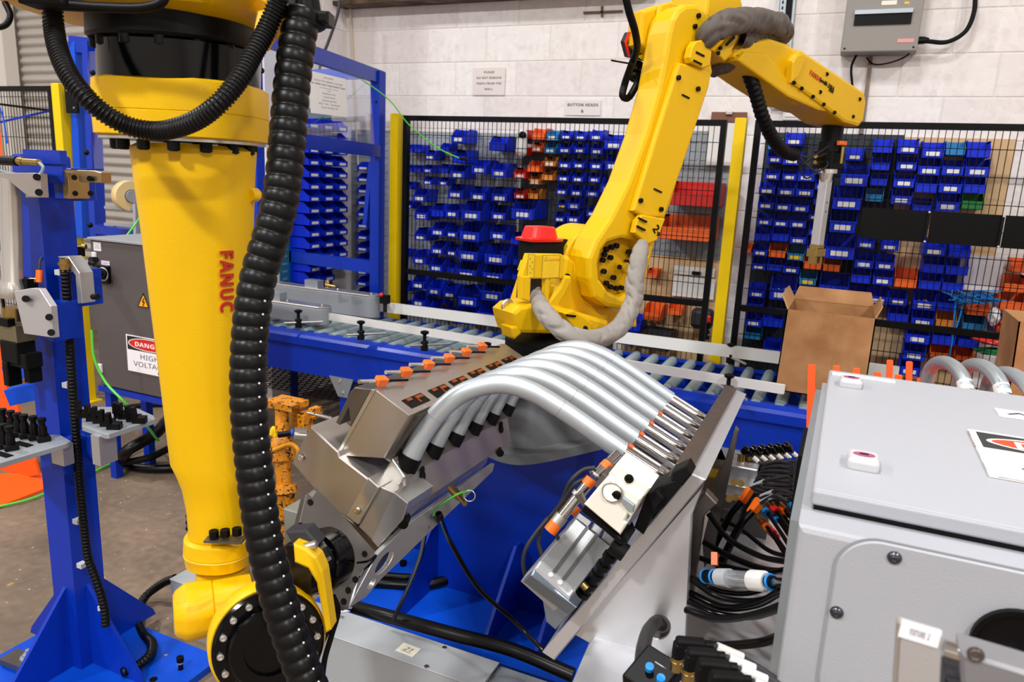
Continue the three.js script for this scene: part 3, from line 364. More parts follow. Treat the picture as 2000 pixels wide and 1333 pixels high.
// ================================================================ roller conveyor
{
  const cv = thing('roller_conveyor', 'long blue roller conveyor with white guide rails in front of the fence', 'conveyor');
  const X0 = -3.9, X1 = 0.45, zN = -3.24, zF = -3.9, yR = 0.7;
  const rollG = new THREE.CylinderGeometry(0.026, 0.026, 0.6, 18).rotateX(Math.PI / 2), rm = S(0xa9bcc0, 0.36, 0.45);
  for (let x = X0 + 0.1; x < X1 - 0.04; x += 0.098) { const o = part(cv, 'roller', rollG, rm); o.position.set(x, yR - 0.026, -3.57); }
  const prof = new THREE.Shape([[0, 0.02], [0.012, 0], [0.05, 0], [0.05, 0.15], [0.062, 0.165], [0.062, 0.205], [0.05, 0.22], [0.02, 0.235], [-0.01, 0.235], [-0.01, 0.22], [0.012, 0.21], [0.012, 0.02]].map(a => new THREE.Vector2(...a)));
  part(cv, 'side_frame', ext(prof, X1 - X0).rotateY(-Math.PI / 2).translate(X1, 0.455, zN - 0.05), M.blue); part(cv, 'side_frame', ext(prof, X1 - X0).rotateY(Math.PI / 2).translate(X0, 0.455, zF + 0.04), M.blue);
  part(cv, 'guide_rail', bar(V(-2.95, 0.765, -3.4), V(-0.16, 0.765, -3.26), 0.02, 0.04, UP, 0.003), M.white, 'white near guide rail'); part(cv, 'guide_rail', bar(V(-2.62, 0.772, -3.8), V(0.3, 0.772, -3.86), 0.02, 0.06, UP, 0.003), M.white, 'white far guide rail');
  const clamp = (p, s) => { const k = part(cv, 'guide_clamp', [box(0.03, 0.05, 0.03, p, XR, UP, 0.003), rod(p.clone().add(V(0, 0.02, 0)), p.clone().add(V(0, 0.05, 0)), 0.009)], M.blackMatt); part(k, 'knob', turned(p.clone().add(V(0, 0.05, 0)), UP, [[0, 0.008], [0.008, 0.01], [0.014, 0.021], [0.024, 0.022], [0.028, 0.012], [0.028, 0]], 10), M.black); part(k, 'slide_rod', rod(p.clone().add(V(-0.05, 0.005, 0.06 * s)), p.clone().add(V(0.09, 0.005, -0.1 * s)), 0.0065, 10), M.steel); };
  for (const u of [[583, 632], [705, 655], [829, 676], [950, 700]]) clamp(atY(...u, 0.735), 1); for (const u of [[755, 600], [867, 618], [1421, 765], [1425, 700], [1380, 655]]) clamp(atY(...u, 0.735), -1);
  for (const [x, z] of [[-2.42, zN - 0.03], [-2.42, zF + 0.03], [-0.3, zN - 0.03], [-0.3, zF + 0.03], [-3.75, zN - 0.03], [-3.75, zF + 0.03]]) { const l = part(cv, 'leg', bar(V(x, 0, z), V(x, 0.46, z), 0.06, 0.05, XR, 0.004), M.blue); part(l, 'leg_bracket', prism([V(x - 0.09, 0.47, z + 0.034), V(x + 0.07, 0.47, z + 0.034), V(x + 0.03, 0.36, z + 0.034), V(x - 0.03, 0.36, z + 0.034)], V(0, 0, 0.006)), M.galv); many(l, 'bolt', [bolt(V(x, 0.385, z + 0.04), ZF, 0.009, 0.006), bolt(V(x - 0.02, 0.45, z + 0.04), ZF, 0.009, 0.006)], M.chrome); }
  part(cv, 'cross_member', bar(V(-2.42, 0.33, zN - 0.05), V(-2.42, 0.33, zF + 0.05), 0.05, 0.06, UP), M.blue); part(cv, 'cross_member', bar(V(-0.3, 0.33, zN - 0.05), V(-0.3, 0.33, zF + 0.05), 0.05, 0.06, UP), M.blue);
  const em = []; for (let i = 0; i < 26; i++) { em.push(bar(V(-3.5 + i * 0.045, 0.3, -3.85), V(-3.5 + i * 0.045 + 0.25, 0.3, -3.3), 0.006, 0.004)); em.push(bar(V(-3.3 + i * 0.045, 0.302, -3.85), V(-3.3 + i * 0.045 - 0.25, 0.302, -3.3), 0.006, 0.004)); } part(cv, 'mesh_shelf', em, M.blackMatt).userData.kind = 'stuff';
  // belt side drives of the box sealer
  const belt = (xa, xb, z, y0, y1, label) => { const o = thing('belt_drive', label, 'belt drive', 'grey belt drives above the rollers'); const s = new THREE.Shape(), r = 0.052; s.moveTo(xa, -r); s.lineTo(xb - r, -r); s.absarc(xb - r, 0, r, -Math.PI / 2, Math.PI / 2); s.lineTo(xa, r); const mk = (d, k) => { const s2 = new THREE.Shape(); s2.moveTo(xa, -r * k); s2.lineTo(xb - r, -r * k); s2.absarc(xb - r, 0, r * k, -Math.PI / 2, Math.PI / 2); s2.lineTo(xa, r * k); return ext(s2, d, 0.003, 12).rotateX(-Math.PI / 2); }; part(o, 'belt', mk(y1 - y0 - 0.02, 1).translate(0, y0, z), S(0x85888e, 0.55)); part(o, 'top_plate', mk(0.012, 0.97).translate(0, y1 - 0.02, z), M.steel); many(o, 'bolt', [bolt(V(xb - r, y1 - 0.008, z), UP, 0.008, 0.008), bolt(V(xb - 0.3, y1 - 0.008, z), UP, 0.008, 0.008)], M.chrome); many(o, 'support', [box(0.06, 0.2, 0.05, V(xa + 0.1, y0 - 0.1 + 0.02, z)), box(0.1, 0.05, 0.06, V(xa + 0.35, y1 + 0.012, z))], M.galv); };
  belt(-3.35, -2.52, -3.72, 0.72, 0.865, 'grey belt side drive with rounded end beside the white far rail'); belt(-3.35, -2.62, -3.38, 0.72, 0.83, 'grey belt side drive nearer the black hose, partly hidden by it');
  single('air_fitting', [rod(at(640, 563, 4.35), at(640, 548, 4.35), 0.016, 10), rod(at(636, 556, 4.33), at(655, 560, 4.33), 0.01, 8)], M.brass, 'brass air fitting with red ring on the belt drive top', 'fitting');
  const av = thing('guide_sensor', 'small clamp with knob and sensor at the foot of the yellow post', 'sensor'); part(av, 'body', [box(0.05, 0.05, 0.04, at(752, 585, 4.45)), rod(at(752, 590, 4.45), at(752, 610, 4.45), 0.012)], M.blackMatt); part(av, 'lens', ball(at(745, 576, 4.42), 0.013), M.red);
}
// ================================================================ box sealing machine with clear door
{
  const m = thing('box_sealer', 'blue framed box sealing machine with clear guard door and tape roll', 'machine');
  const zp = -3.97, R0 = atZ(739, 160, zp), post = (p, h, s = 0.065) => part(m, 'post', bar(V(p.x, 0, p.z), V(p.x, h, p.z), s, s, XR, 0.004), M.blue);
  const topR = at(744, 152, 4.55), topL = at(494, 66, 3.2), midR = at(742, 296, 4.6), midL = at(500, 264, 3.25);
  post(atZ(737, 400, zp), topR.y + 0.03); post(atZ(567, 480, zp), 1.3, 0.05);
  part(m, 'rail', bar(atZ(545, 497, zp), atZ(735, 523, zp), 0.05, 0.075, UP, 0.004), M.blue); part(m, 'rail', bar(atZ(500, 150, zp), atZ(700, 144, zp), 0.05, 0.06, UP, 0.004), M.blue2);
  part(m, 'brace', bar(atZ(728, 320, zp), atZ(716, 440, zp), 0.03, 0.05, ZF), M.blue);
  const d = part(m, 'guard_door', [bar(topL, topR, 0.04, 0.075, UP, 0.004), bar(midL, midR, 0.04, 0.07, UP, 0.004), bar(topL, V(topL.x, midL.y - 0.5, topL.z), 0.05, 0.05, XR, 0.004)], M.blue, 'blue frame of the swung-out door');
  const dn = topR.clone().sub(topL).cross(UP).normalize();
  part(d, 'pane', prism([topL, topR, midR, midL], dn.clone().multiplyScalar(0.005)), M.clear, 'clear plastic pane'); many(d, 'hinge', [box(0.03, 0.06, 0.03, at(655, 170, 4.0)), box(0.025, 0.03, 0.025, at(703, 292, 4.35))], M.black);
  many(d, 'latch', [ball(at(737, 199, 4.5), 0.014), ball(at(510, 138, 3.2), 0.014)], M.black);
  // left end of the machine
  
  part(m, 'post', bar(at(166, 465, 4.7), at(150, 82, 4.5), 0.075, 0.06, XR, 0.005), M.blue2); part(m, 'post', bar(at(192, 465, 4.62), at(176, 82, 4.42), 0.075, 0.05, XR, 0.005), M.blue); part(m, 'rail', bar(at(140, 86, 4.5), at(215, 94, 4.4), 0.05, 0.09, UP, 0.004), M.blue);
  part(m, 'pane', prism([at(168, 100, 4.4), at(186, 100, 4.35), at(205, 330, 4.4), at(183, 330, 4.45)], V(0, 0, -0.005)), M.clear); many(m, 'knob', [[181, 142], [169, 298], [176, 440], [225, 447]].map(([u, v]) => ball(at(u, v, 4.35), 0.016)), M.black);
  part(m, 'table_edge', bar(at(185, 446, 4.45), at(345, 468, 4.1), 0.06, 0.05, UP, 0.004), M.blue);
  // tape roll on its arm
  const c = at(252, 383, 4.2); part(m, 'tape_roll', turned(c.clone().add(V(-0.03, 0, -0.01)), V(1, 0, 0.35), [[0, 0.038], [0, 0.083], [0.003, 0.085], [0.072, 0.085], [0.075, 0.083], [0.075, 0.038], [0, 0.038]], 40), M.tape, 'roll of cream packing tape');
  part(m, 'tape_hub', rod(c.clone().add(V(-0.05, 0, -0.02)), c.clone().add(V(0.06, 0, 0.02)), 0.036, 20), M.greyMid); many(m, 'tape_arm', [bar(at(274, 470, 4.15), at(272, 400, 4.15), 0.07, 0.02, XR), bar(at(205, 405, 4.2), at(262, 408, 4.18), 0.016, 0.016), bar(at(205, 438, 4.2), at(262, 440, 4.18), 0.016, 0.016), bar(at(218, 388, 4.2), at(250, 386, 4.2), 0.01, 0.01)], M.greyMid);
  // notice hung in the door
  const nb = thing('door_notice', 'white printed paper notice hung behind the clear blue-framed door', 'notice');
  const pn = plane3(topL, topR, midR), q = [[606, 136], [678, 153], [676, 231], [607, 218]].map(a => pn.hit(...a, -0.012)), w = q[0].distanceTo(q[1]), h = q[0].distanceTo(q[3]);
  card('sheet', w, h, 0.001, lerp(q[0], q[2], 0.5), q[1].clone().sub(q[0]), q[0].clone().sub(q[3]), print(400, 440, c => { lines(c, 400, 40, 36, ['2023/094'], '24px sans-serif'); lines(c, 400, 80, 40, ['Carton Pre-Makes Loctape'], '27px sans-serif'); lines(c, 400, 118, 40, ['CS-1000 Case Tray Sealer Tape'], 'bold 26px sans-serif'); lines(c, 400, 152, 26, ['All running stock is sorted', 'daily'], '17px sans-serif'); lines(c, 400, 210, 38, ['Seatbant Ltd.', 'Colne Road', 'Clevering Park', 'BS21 5XY   Somerset', 'Great Britain UK'], '25px sans-serif'); }), nb);
}
// ================================================================ cardboard boxes
{
  const cb = dataTex(128, (x, y) => { const n = fbm(x, y, 5, 4) * 0.18 + 0.03 * Math.sin(x * 400); return [0.63 + n, 0.45 + n, 0.28 + n]; }, 2, true), cm = S(0xffffff, 0.8, 0, { map: cb }), ci = S(0xb78a5c, 0.85);
  const zf = -3.3, bl = atZ(1509, 762, zf), tl = atZ(1537, 606, zf), tr = atZ(1712, 622, zf), br = V(tr.x, bl.y, zf); tl.y = tr.y = (tl.y + tr.y) / 2; bl.x = tl.x - 0.01;
  const D = 0.34, t = 0.005, f = V(0, 0, -D);
  const b = thing('cardboard_box', 'open brown cardboard box standing on the roller conveyor', 'cardboard box');
  part(b, 'front_panel', prism([bl, br, tr, tl], V(0, 0, -t)), cm); part(b, 'back_panel', prism([bl, br, tr, tl].map(p => p.clone().add(f)), V(0, 0, t)), cm); part(b, 'side_panel', prism([bl, tl, tl.clone().add(f), bl.clone().add(f)], V(t, 0, 0)), cm); part(b, 'side_panel', prism([br, tr, tr.clone().add(f), br.clone().add(f)], V(-t, 0, 0)), cm); part(b, 'bottom', prism([bl, br, br.clone().add(f), bl.clone().add(f)], V(0, t, 0)), ci);
  part(b, 'flap', prism([tl.clone().add(V(0, 0, -0.01)), tl.clone().add(f), tl.clone().add(f).add(V(-0.025, 0.06, 0.02)), tl.clone().add(V(-0.035, 0.055, -0.03))], V(t, 0, 0)), ci); part(b, 'flap', prism([tr.clone().add(V(0, 0, -0.01)), tr.clone().add(f), tr.clone().add(f).add(V(0.02, 0.05, 0.02)), tr.clone().add(V(0.02, 0.045, -0.03))], V(-t, 0, 0)), cm); part(b, 'flap', prism([tl.clone().add(f), tr.clone().add(f), tr.clone().add(f).add(V(-0.02, 0.06, -0.02)), tl.clone().add(f).add(V(0.02, 0.06, -0.02))], V(0, 0, t)), cm);
  const b2 = thing('cardboard_box', 'brown cardboard box beyond the bent pipes at the end of the conveyor', 'cardboard box'); const p0 = atZ(1972, 790, -3.1), p1 = atZ(1990, 628, -3.1); part(b2, 'front_panel', prism([V(p0.x, 0.62, -3.1), V(p0.x + 0.4, 0.62, -3.1), V(p1.x + 0.4, p1.y, -3.1), p1], V(0, 0, -t)), cm); part(b2, 'side_panel', prism([V(p0.x, 0.62, -3.1), p1, p1.clone().add(V(0, 0, -0.3)), V(p0.x, 0.62, -3.4)], V(t, 0, 0)), cm); part(b2, 'back_panel', prism([V(p0.x, 0.62, -3.4), V(p0.x + 0.4, 0.62, -3.4), V(p1.x + 0.4, p1.y, -3.4), p1.clone().add(V(0, 0, -0.3))], V(0, 0, -t)), ci);
}
// ================================================================ upright yellow robot behind the pipes
{
  const R = thing('industrial_robot', 'upright yellow industrial robot on a blue pedestal, holding a slim silver gripper', 'robot');
  const az = -23.701 * DEG + 54 * DEG;                             // heading of the arm's working plane
  const h = V(Math.sin(az), 0, -Math.cos(az)), n = UP.clone().cross(h).normalize().negate();
  const nn = n.dot(cam.fw) > 0 ? n.clone().negate() : n;           // towards the viewer
  const Q = plane(at(1190, 530, 2.6), nn);
  const sl = (pts, from, to, bevel = 0.006, holes = []) => prism(Q.poly(pts, to), nn.clone().multiplyScalar(from - to), bevel, holes.map(a => Q.poly(a, to)));
  const g = (u, v, o = 0) => Q.hit(u, v, o), disc = (u, v, r, from, to, prof) => turned(g(u, v).addScaledVector(nn, from), nn, prof ?? [[0, 0], [0, r - 0.006], [0.006, r], [to - from - 0.006, r], [to - from, r - 0.006], [to - from, 0]], 40);
  // lower link with the bolted pocket
  const pocket = [[1172, 545], [1170, 515], [1176, 490], [1188, 474], [1215, 466], [1245, 472], [1252, 500], [1246, 545], [1234, 572], [1214, 582], [1190, 570]];
  const link = part(R, 'link_arm', [sl([[1308, 62], [1314, 38], [1324, 20], [1340, 9], [1362, 8], [1382, 22], [1392, 45], [1396, 75], [1388, 110], [1394, 140], [1352, 262], [1312, 398], [1282, 470], [1262, 548], [1245, 590], [1220, 606], [1185, 600], [1160, 582], [1150, 545], [1150, 505], [1165, 468], [1194, 425], [1228, 356], [1262, 262], [1288, 172], [1300, 110]], -0.06, 0.05, 0.014, [pocket]), sl([[1312, 20], [1336, 7], [1362, 8], [1384, 26], [1394, 60], [1384, 95], [1330, 215], [1235, 425], [1180, 600], [1150, 580], [1142, 545], [1140, 505], [1155, 468], [1182, 425], [1216, 356], [1250, 262], [1276, 172], [1295, 70]], -0.1, -0.055, 0.012), sl(pocket.map(([u, v]) => [u + (u - 1210) * 0.03, v + (v - 525) * 0.03]), -0.062, 0.004, 0.002)], M.yellow);
  part(R, 'shoulder_drum', [disc(1183, 528, 0.148, -0.2, -0.058), disc(1187, 528, 0.138, -0.12, -0.02)], M.yellow); 
  part(R, 'shoulder_boss', disc(1210, 522, 0.02, 0.012, 0.04), M.yellow); part(R, 'shoulder_boss', rod(g(1210, 522, 0.04), g(1210, 522, 0.046), 0.009), M.black);
  for (const [u, v] of [[1182, 487], [1192, 483], [1202, 480], [1178, 497], [1175, 508], [1190, 503], [1177, 530], [1196, 542], [1182, 553], [1190, 560], [1201, 563], [1211, 562], [1226, 492], [1222, 512], [1232, 500]]) part(R, 'bolt', bolt(g(u, v, 0.012), nn, 0.0095, 0.012), M.blackGloss);
  part(link, 'cover', sl([[1327, 122], [1345, 126], [1372, 132], [1389, 146], [1386, 168], [1332, 330], [1298, 425], [1258, 424], [1237, 412]], 0.048, 0.075, 0.008), M.yellow); part(link, 'cover', sl([[1347, 112], [1352, 92], [1360, 80], [1372, 78], [1391, 100], [1388, 128], [1374, 134], [1350, 122]], 0.06, 0.09, 0.004), M.yellow); part(link, 'cover', sl([[1239, 455], [1244, 432], [1254, 420], [1300, 428], [1284, 470], [1264, 478]], 0.06, 0.085, 0.004), M.yellow);
  many(link, 'slot', [[1360, 104], [1355, 120], [1248, 428], [1245, 444]].map(([u, v]) => bar(g(u - 1, v - 2, 0.0905), g(u + 15, v + 6, 0.0905), 0.006, 0.006)).concat([bar(g(1332, 185, 0.076), g(1346, 192, 0.076), 0.006, 0.005), bar(g(1277, 369, 0.076), g(1292, 376, 0.076), 0.006, 0.005)]), M.black);
  for (const [u, v] of [[1363, 31], [1356, 52], [1324, 152], [1362, 174], [1250, 392], [1290, 409]]) part(link, 'bolt', bolt(g(u, v, u > 1350 && v < 60 ? 0.05 : 0.075), nn, 0.0085, 0.008), M.blackGloss);
  part(link, 'printing', [flatText('2+', 0.03, g(1284, 452, 0.0865), h.clone().applyAxisAngle(nn, -0.9), UP.clone().applyAxisAngle(nn, -0.9))], M.black);
  // elbow housing and forearm
  part(R, 'elbow_motor', [sl([[1247, 22], [1285, 8], [1310, 2], [1322, 12], [1300, 40], [1288, 72], [1285, 100], [1265, 108], [1243, 86]].map(([a, b]) => [a + 8, b]), -0.13, -0.06, 0.01), sl([[1285, 10], [1308, 3], [1300, 30], [1284, 62], [1276, 48]].map(([a, b]) => [a + 6, b]), -0.06, -0.04, 0.006)], M.yellow); part(R, 'elbow_gear', disc(1345, 45, 0.075, -0.2, -0.1), M.black);
  part(R, 'motor_plate', sl([[1240, 100], [1265, 108], [1282, 100], [1282, 122], [1262, 118], [1246, 112]], -0.13, -0.1), M.black); many(R, 'motor_connector', [rod(g(1240, 140, -0.14), g(1246, 122, -0.14), 0.022), rod(g(1262, 132, -0.12), g(1268, 116, -0.12), 0.016), ball(g(1240, 148, -0.14), 0.024), ball(g(1256, 148, -0.12), 0.016)], M.blackGloss); part(R, 'motor_label', sl([[1245, 110], [1259, 105], [1274, 118], [1262, 122]], -0.09, -0.085, 0), M.yellow2);
  part(R, 'motor_cap', sl([[1222, 80], [1230, 62], [1238, 66], [1238, 112], [1230, 110]], -0.15, -0.12), M.charcoal); part(R, 'motor_cap', sl([[1221, 82], [1229, 62], [1232, 62], [1225, 84], [1231, 110], [1228, 110]], -0.115, -0.11, 0), M.red);
  part(R, 'elbow_casting', [sl([[1378, 30], [1385, -20], [1440, -40], [1452, 10], [1448, 25], [1420, 45], [1400, 60]], -0.2, -0.02, 0.012), sl([[1370, 88], [1392, 66], [1446, 52], [1448, 72], [1440, 92], [1430, 108], [1418, 120], [1398, 108]], -0.12, 0.02, 0.008), sl([[1396, 100], [1420, 78], [1440, 62], [1444, 72], [1432, 95], [1422, 112], [1416, 120]], 0.02, 0.05, 0.004)], M.yellow);
  many(R, 'bolt', [[1406, 94], [1402, 104]].map(([u, v]) => bolt(g(u, v, 0.052), nn, 0.007, 0.006)), M.blackGloss); part(R, 'slot', bar(g(1418, 88, 0.052), g(1434, 72, 0.052), 0.008, 0.008), M.black);
  const fo = part(R, 'forearm', [sl([[1432, 112], [1436, 88], [1460, 82], [1508, 74], [1540, 84], [1566, 100], [1600, 120], [1640, 200], [1600, 210], [1560, 205], [1500, 165], [1445, 125]], -0.15, 0.03, 0.02), sl([[1440, 118], [1455, 100], [1498, 104], [1546, 162], [1640, 222], [1600, 216], [1540, 190]], -0.13, 0.045, 0.01)], M.yellow);
  part(fo, 'wrist_cover', [sl([[1549, 118], [1556, 106], [1568, 98], [1690, 180], [1693, 200], [1688, 236], [1678, 248], [1650, 240], [1546, 162]], -0.14, 0.055, 0.014), sl([[1549, 122], [1557, 108], [1570, 104], [1576, 112], [1560, 150], [1547, 160]], 0.055, 0.066, 0.005)], M.yellow);
  many(fo, 'bolt', [[1615, 145], [1602, 180], [1679, 194], [1666, 228], [1564, 109], [1552, 142], [1551, 162], [1566, 173], [1588, 189], [1609, 204], [1630, 220]].map(([u, v]) => rod(g(u, v, 0.055), g(u, v, 0.058), 0.008, 12)), M.black);
  const tx = g(1640, 190, 0.056).sub(g(1580, 146, 0.056)).normalize(), ty = nn.clone().cross(tx);
  part(fo, 'lettering', flatText('FANUC', 0.019, g(1593, 149, 0.056), tx, ty), S(0xb52a12, 0.5)); part(fo, 'lettering', [flatText('Robot', 0.012, g(1607, 159, 0.056), tx, ty), flatText('M-20iA', 0.017, g(1620, 168, 0.056), tx, ty), flatText('35M', 0.013, g(1623, 177, 0.056), tx, ty)], M.black);
  // sleeves
  const wr = (pts, r, m, name, k = 1) => part(R, name, sweep(pts, (s, a, L) => r * (1 + 0.22 * noise.noise(s * 9, Math.cos(a) * 0.8, Math.sin(a) * 0.8) - (0.16 + 0.2 * noise.noise(s * 6 + 4, Math.cos(a) * 0.7, Math.sin(a) * 0.7 + 2)) * Math.pow(Math.abs(Math.cos(Math.PI * (s * 17 + 0.45 * Math.sin(a + s * 11) + 0.9 * noise.noise(s * 8, Math.cos(a) * 0.9 + 5, Math.sin(a) * 0.9)))), 7)) * (0.75 + 0.25 * Math.min(1, s * 14, (L - s) * 14)) * k, 220, 30), m);
  wr([g(1256, 478, 0.1), g(1248, 500, 0.13), g(1240, 545, 0.15), g(1236, 590, 0.17), g(1222, 622, 0.19), g(1200, 648, 0.2), g(1165, 662, 0.22), g(1125, 660, 0.22), g(1090, 640, 0.18), g(1066, 612, 0.12), g(1052, 590, 0.04), g(1050, 572, 0.0)], 0.03, M.fabric, 'cable_sleeve');
  wr([g(1375, 84, 0.06), g(1385, 66, 0.09), g(1405, 50, 0.1), g(1435, 42, 0.08), g(1475, 40, 0.05), g(1510, 47, 0.0), g(1528, 62, -0.06), g(1522, 78, -0.1)], 0.045, M.fabricBrown, 'cable_sleeve'); wr([g(1440, 72, 0.04), g(1452, 70, -0.01), g(1480, 72, -0.05), g(1500, 78, -0.08)], 0.05, M.fabricBrown, 'cable_sleeve'); wr([g(1440, 100, 0.02), g(1425, 122, -0.02), g(1405, 132, -0.06), g(1392, 140, -0.1)], 0.03, M.fabricBrown, 'cable_sleeve');
  part(R, 'cable', tube([g(1217, -30, 0.06), g(1228, 20, 0.05), g(1240, 60, 0.04), g(1244, 95, 0.0), g(1232, 130, -0.06), g(1220, 165, -0.1), g(1216, 188, -0.1), g(1226, 192, -0.1), g(1240, 172, -0.1), g(1250, 150, -0.12)], 0.0125, 60), M.black); part(R, 'zip_tie', rod(g(1194, 118, -0.03), g(1240, 126, -0.03), 0.003, 6), M.black);
  part(R, 'cable_hose', corrugated([g(1458, 132, -0.02), g(1468, 160, 0), g(1478, 190, 0.01), g(1490, 230, 0.02), g(1508, 268, 0.02), g(1530, 295, 0.0), g(1552, 303, -0.02)], 0.027, 0.02, 0.08), M.black); part(R, 'hose_clamp', rod(g(1453, 132, -0.02), g(1474, 142, -0.02), 0.03, 16), M.blackMatt);
  // wrist and gripper
  const wa = g(1629, 232, -0.05), dn = V(0, -1, 0), wp = (s, r) => [s, r];
  part(R, 'wrist_flange', turned(wa, dn, [[0, 0], [0, 0.055], [0.02, 0.055], [0.02, 0.046], [0.1, 0.046], [0.1, 0.052], [0.14, 0.052], [0.14, 0]], 28), M.black);
  const G = thing('gripper', 'slim silver gripper bar hanging from the upright robot wrist', 'gripper'); const gp = s => wa.clone().addScaledVector(dn, s).add(V(-0.0, 0, 0));
  part(G, 'adapter', box(0.1, 0.075, 0.09, gp(0.178), h, dn, 0.004), M.blackMatt); part(G, 'collar', turned(gp(0.215), dn, [[0, 0], [0, 0.045], [0.018, 0.045], [0.018, 0.028], [0.055, 0.024], [0.055, 0]], 24), M.chrome); part(G, 'bar', box(0.042, 0.3, 0.042, gp(0.41), h, dn, 0.003), M.aluBrush); part(G, 'finger_block', [box(0.075, 0.035, 0.05, gp(0.585), h, dn, 0.003), box(0.05, 0.02, 0.045, gp(0.557), h, dn, 0.003), box(0.016, 0.05, 0.03, gp(0.61).addScaledVector(h, 0.022), h, dn), box(0.016, 0.05, 0.03, gp(0.61).addScaledVector(h, -0.022), h, dn)], M.brass);
  many(G, 'connector', [0, 1].map(i => rod(gp(0.165 + i * 0.026).addScaledVector(h, -0.1), gp(0.165 + i * 0.026).addScaledVector(h, -0.05), 0.009, 10)), M.brass); part(G, 'sensor', [rod(gp(0.12).addScaledVector(nn, 0.06), gp(0.19).addScaledVector(nn, 0.06), 0.008, 10)], M.brass); part(G, 'sensor_plug', box(0.055, 0.018, 0.018, gp(0.105).addScaledVector(nn, 0.06).addScaledVector(h, -0.012), h, dn, 0.003), M.orangePlug); many(G, 'push_lever', [ball(gp(0.165).addScaledVector(h, 0.07), 0.02), ball(gp(0.2).addScaledVector(h, 0.068), 0.02)], M.red);
  many(G, 'hole', [0.36, 0.4].map(s => rod(gp(s).addScaledVector(nn, 0.0212), gp(s).addScaledVector(nn, 0.022), 0.004, 8)), M.black);
  for (const o of [[-0.11, 0.02, 0.14], [-0.1, -0.02, 0.17], [-0.1, 0.05, 0.2], [-0.09, 0, 0.23]]) part(G, 'wire', tube([g(1555, 303, -0.02), gp(o[2] + 0.03).addScaledVector(h, o[0] - 0.06).addScaledVector(nn, o[1]), gp(o[2]).addScaledVector(h, o[0] + 0.02).addScaledVector(nn, o[1]), gp(o[2] - 0.02).addScaledVector(h, -0.045).addScaledVector(nn, 0.02)], 0.004, 24, 6), M.charcoal);
  // turret, base
  part(R, 'turret', [sl([[1060, 640], [1062, 600], [1075, 560], [1100, 540], [1104, 505], [1112, 500], [1122, 512], [1130, 560], [1165, 598], [1230, 606], [1246, 590], [1245, 640], [1198, 642], [1190, 655], [1120, 655]], -0.22, -0.02, 0.012), sl([[1004, 632], [1000, 612], [1016, 598], [1060, 590], [1130, 610], [1190, 628], [1190, 645], [1130, 655], [1010, 652]], -0.06, 0.06, 0.014), sl([[996, 640], [1012, 636], [1020, 652], [1006, 664], [1000, 660]], 0.0, 0.06, 0.008), sl([[1152, 626], [1158, 632], [1156, 648], [1140, 652], [1120, 640], [1100, 612], [1120, 606]], 0.05, 0.085, 0.006), sl([[1095, 560], [1102, 540], [1116, 540], [1118, 550], [1106, 575], [1094, 595], [1098, 608], [1120, 612], [1120, 620], [1075, 612], [1070, 592]], -0.02, 0.05, 0.008)], M.yellow);
  many(R, 'pin', [rod(g(1143, 642, 0.085), g(1143, 642, 0.09), 0.009), rod(g(1108, 541, -0.02), g(1108, 541, 0.014), 0.011), bar(g(1106, 616, 0.088), g(1124, 618, 0.088), 0.007, 0.006)], M.black); part(R, 'eye_bolt', [ring(g(991, 598, 0.0), nn, 0.018, 0.006), rod(g(991, 612, 0.0), g(992, 626, 0.0), 0.008)], M.steel);
  part(R, 'base_ring', turned(atY(1062, 672, g(1062, 672).y).clone().setY(g(1062, 705).y), UP, [[0, 0], [0, 0.13], [0.08, 0.13], [0.08, 0]], 36), M.blackMatt);
  // motor with red cap, caution box
  const mo = g(1053, 560, -0.1); part(R, 'shoulder_motor', [box(0.125, 0.22, 0.1, mo.clone().add(V(0, 0.05, 0)), h, UP, 0.008), box(0.08, 0.05, 0.08, g(1098, 480, -0.12), h, UP, 0.006)], M.blackMatt); const cp = g(1053, 470, -0.1); part(R, 'motor_cap', loft([[0, 0.07, 0.058], [0.008, 0.072, 0.06], [0.012, 0.055, 0.045], [0.045, 0.045, 0.038], [0.048, 0.04, 0.034]].map(([y, a, b]) => ({ o: cp.clone().add(V(0, y, 0)), x: h, y: nn, rx: a, ry: b, k: 5 }))), M.red);
  part(R, 'cover_box', [sl([[1032, 496], [1098, 497], [1103, 502], [1100, 545], [1075, 545], [1073, 592], [1066, 592], [1066, 545], [1038, 545], [1036, 590], [1018, 585], [1018, 540]], 0.025, 0.05, 0.004), sl([[1018, 540], [1036, 540], [1036, 590], [1018, 585]], 0.048, 0.056)], M.yellow);
  const sg = (u, v, w, hh, draw, bg) => { const c = g(u, v, 0.0515); card('warning_label', pxm(w, 2.6), pxm(hh, 2.6), 0.001, c, h, UP, print(w * 6, hh * 6, draw, bg), R); };
  sg(1076, 521, 40, 42, c => { c.strokeStyle = '#333'; c.lineWidth = 4; c.strokeRect(4, 4, 232, 244); c.beginPath(); c.moveTo(22, 62); c.lineTo(72, 62); c.lineTo(47, 22); c.closePath(); c.stroke(); c.fillText('!', 47, 50); c.fillStyle = '#c8401a'; c.font = 'bold 26px sans-serif'; c.fillText('注意', 160, 26); c.font = 'bold 34px sans-serif'; c.fillText('CAUTION', 158, 58); c.fillStyle = '#444'; c.font = '15px sans-serif'; for (let i = 0; i < 9; i++) c.fillText('- - -- - --- -- -'.slice(0, 9 + (i * 5) % 8).repeat(2), 120, 90 + i * 17); }, '#e8bd10');
  sg(1037, 520, 15, 42, c => { c.strokeStyle = '#333'; c.lineWidth = 3; c.strokeRect(4, 4, 82, 244); for (const [x, y] of [[20, 40], [55, 80], [30, 120], [60, 150], [35, 190]]) c.strokeRect(x, y, 12, 16); }, '#e8bd10'); sg(1027, 557, 17, 22, c => { c.font = '18px sans-serif'; c.fillText('A23', 50, 50); c.fillText('6', 50, 76); }, '#e4e2e6');
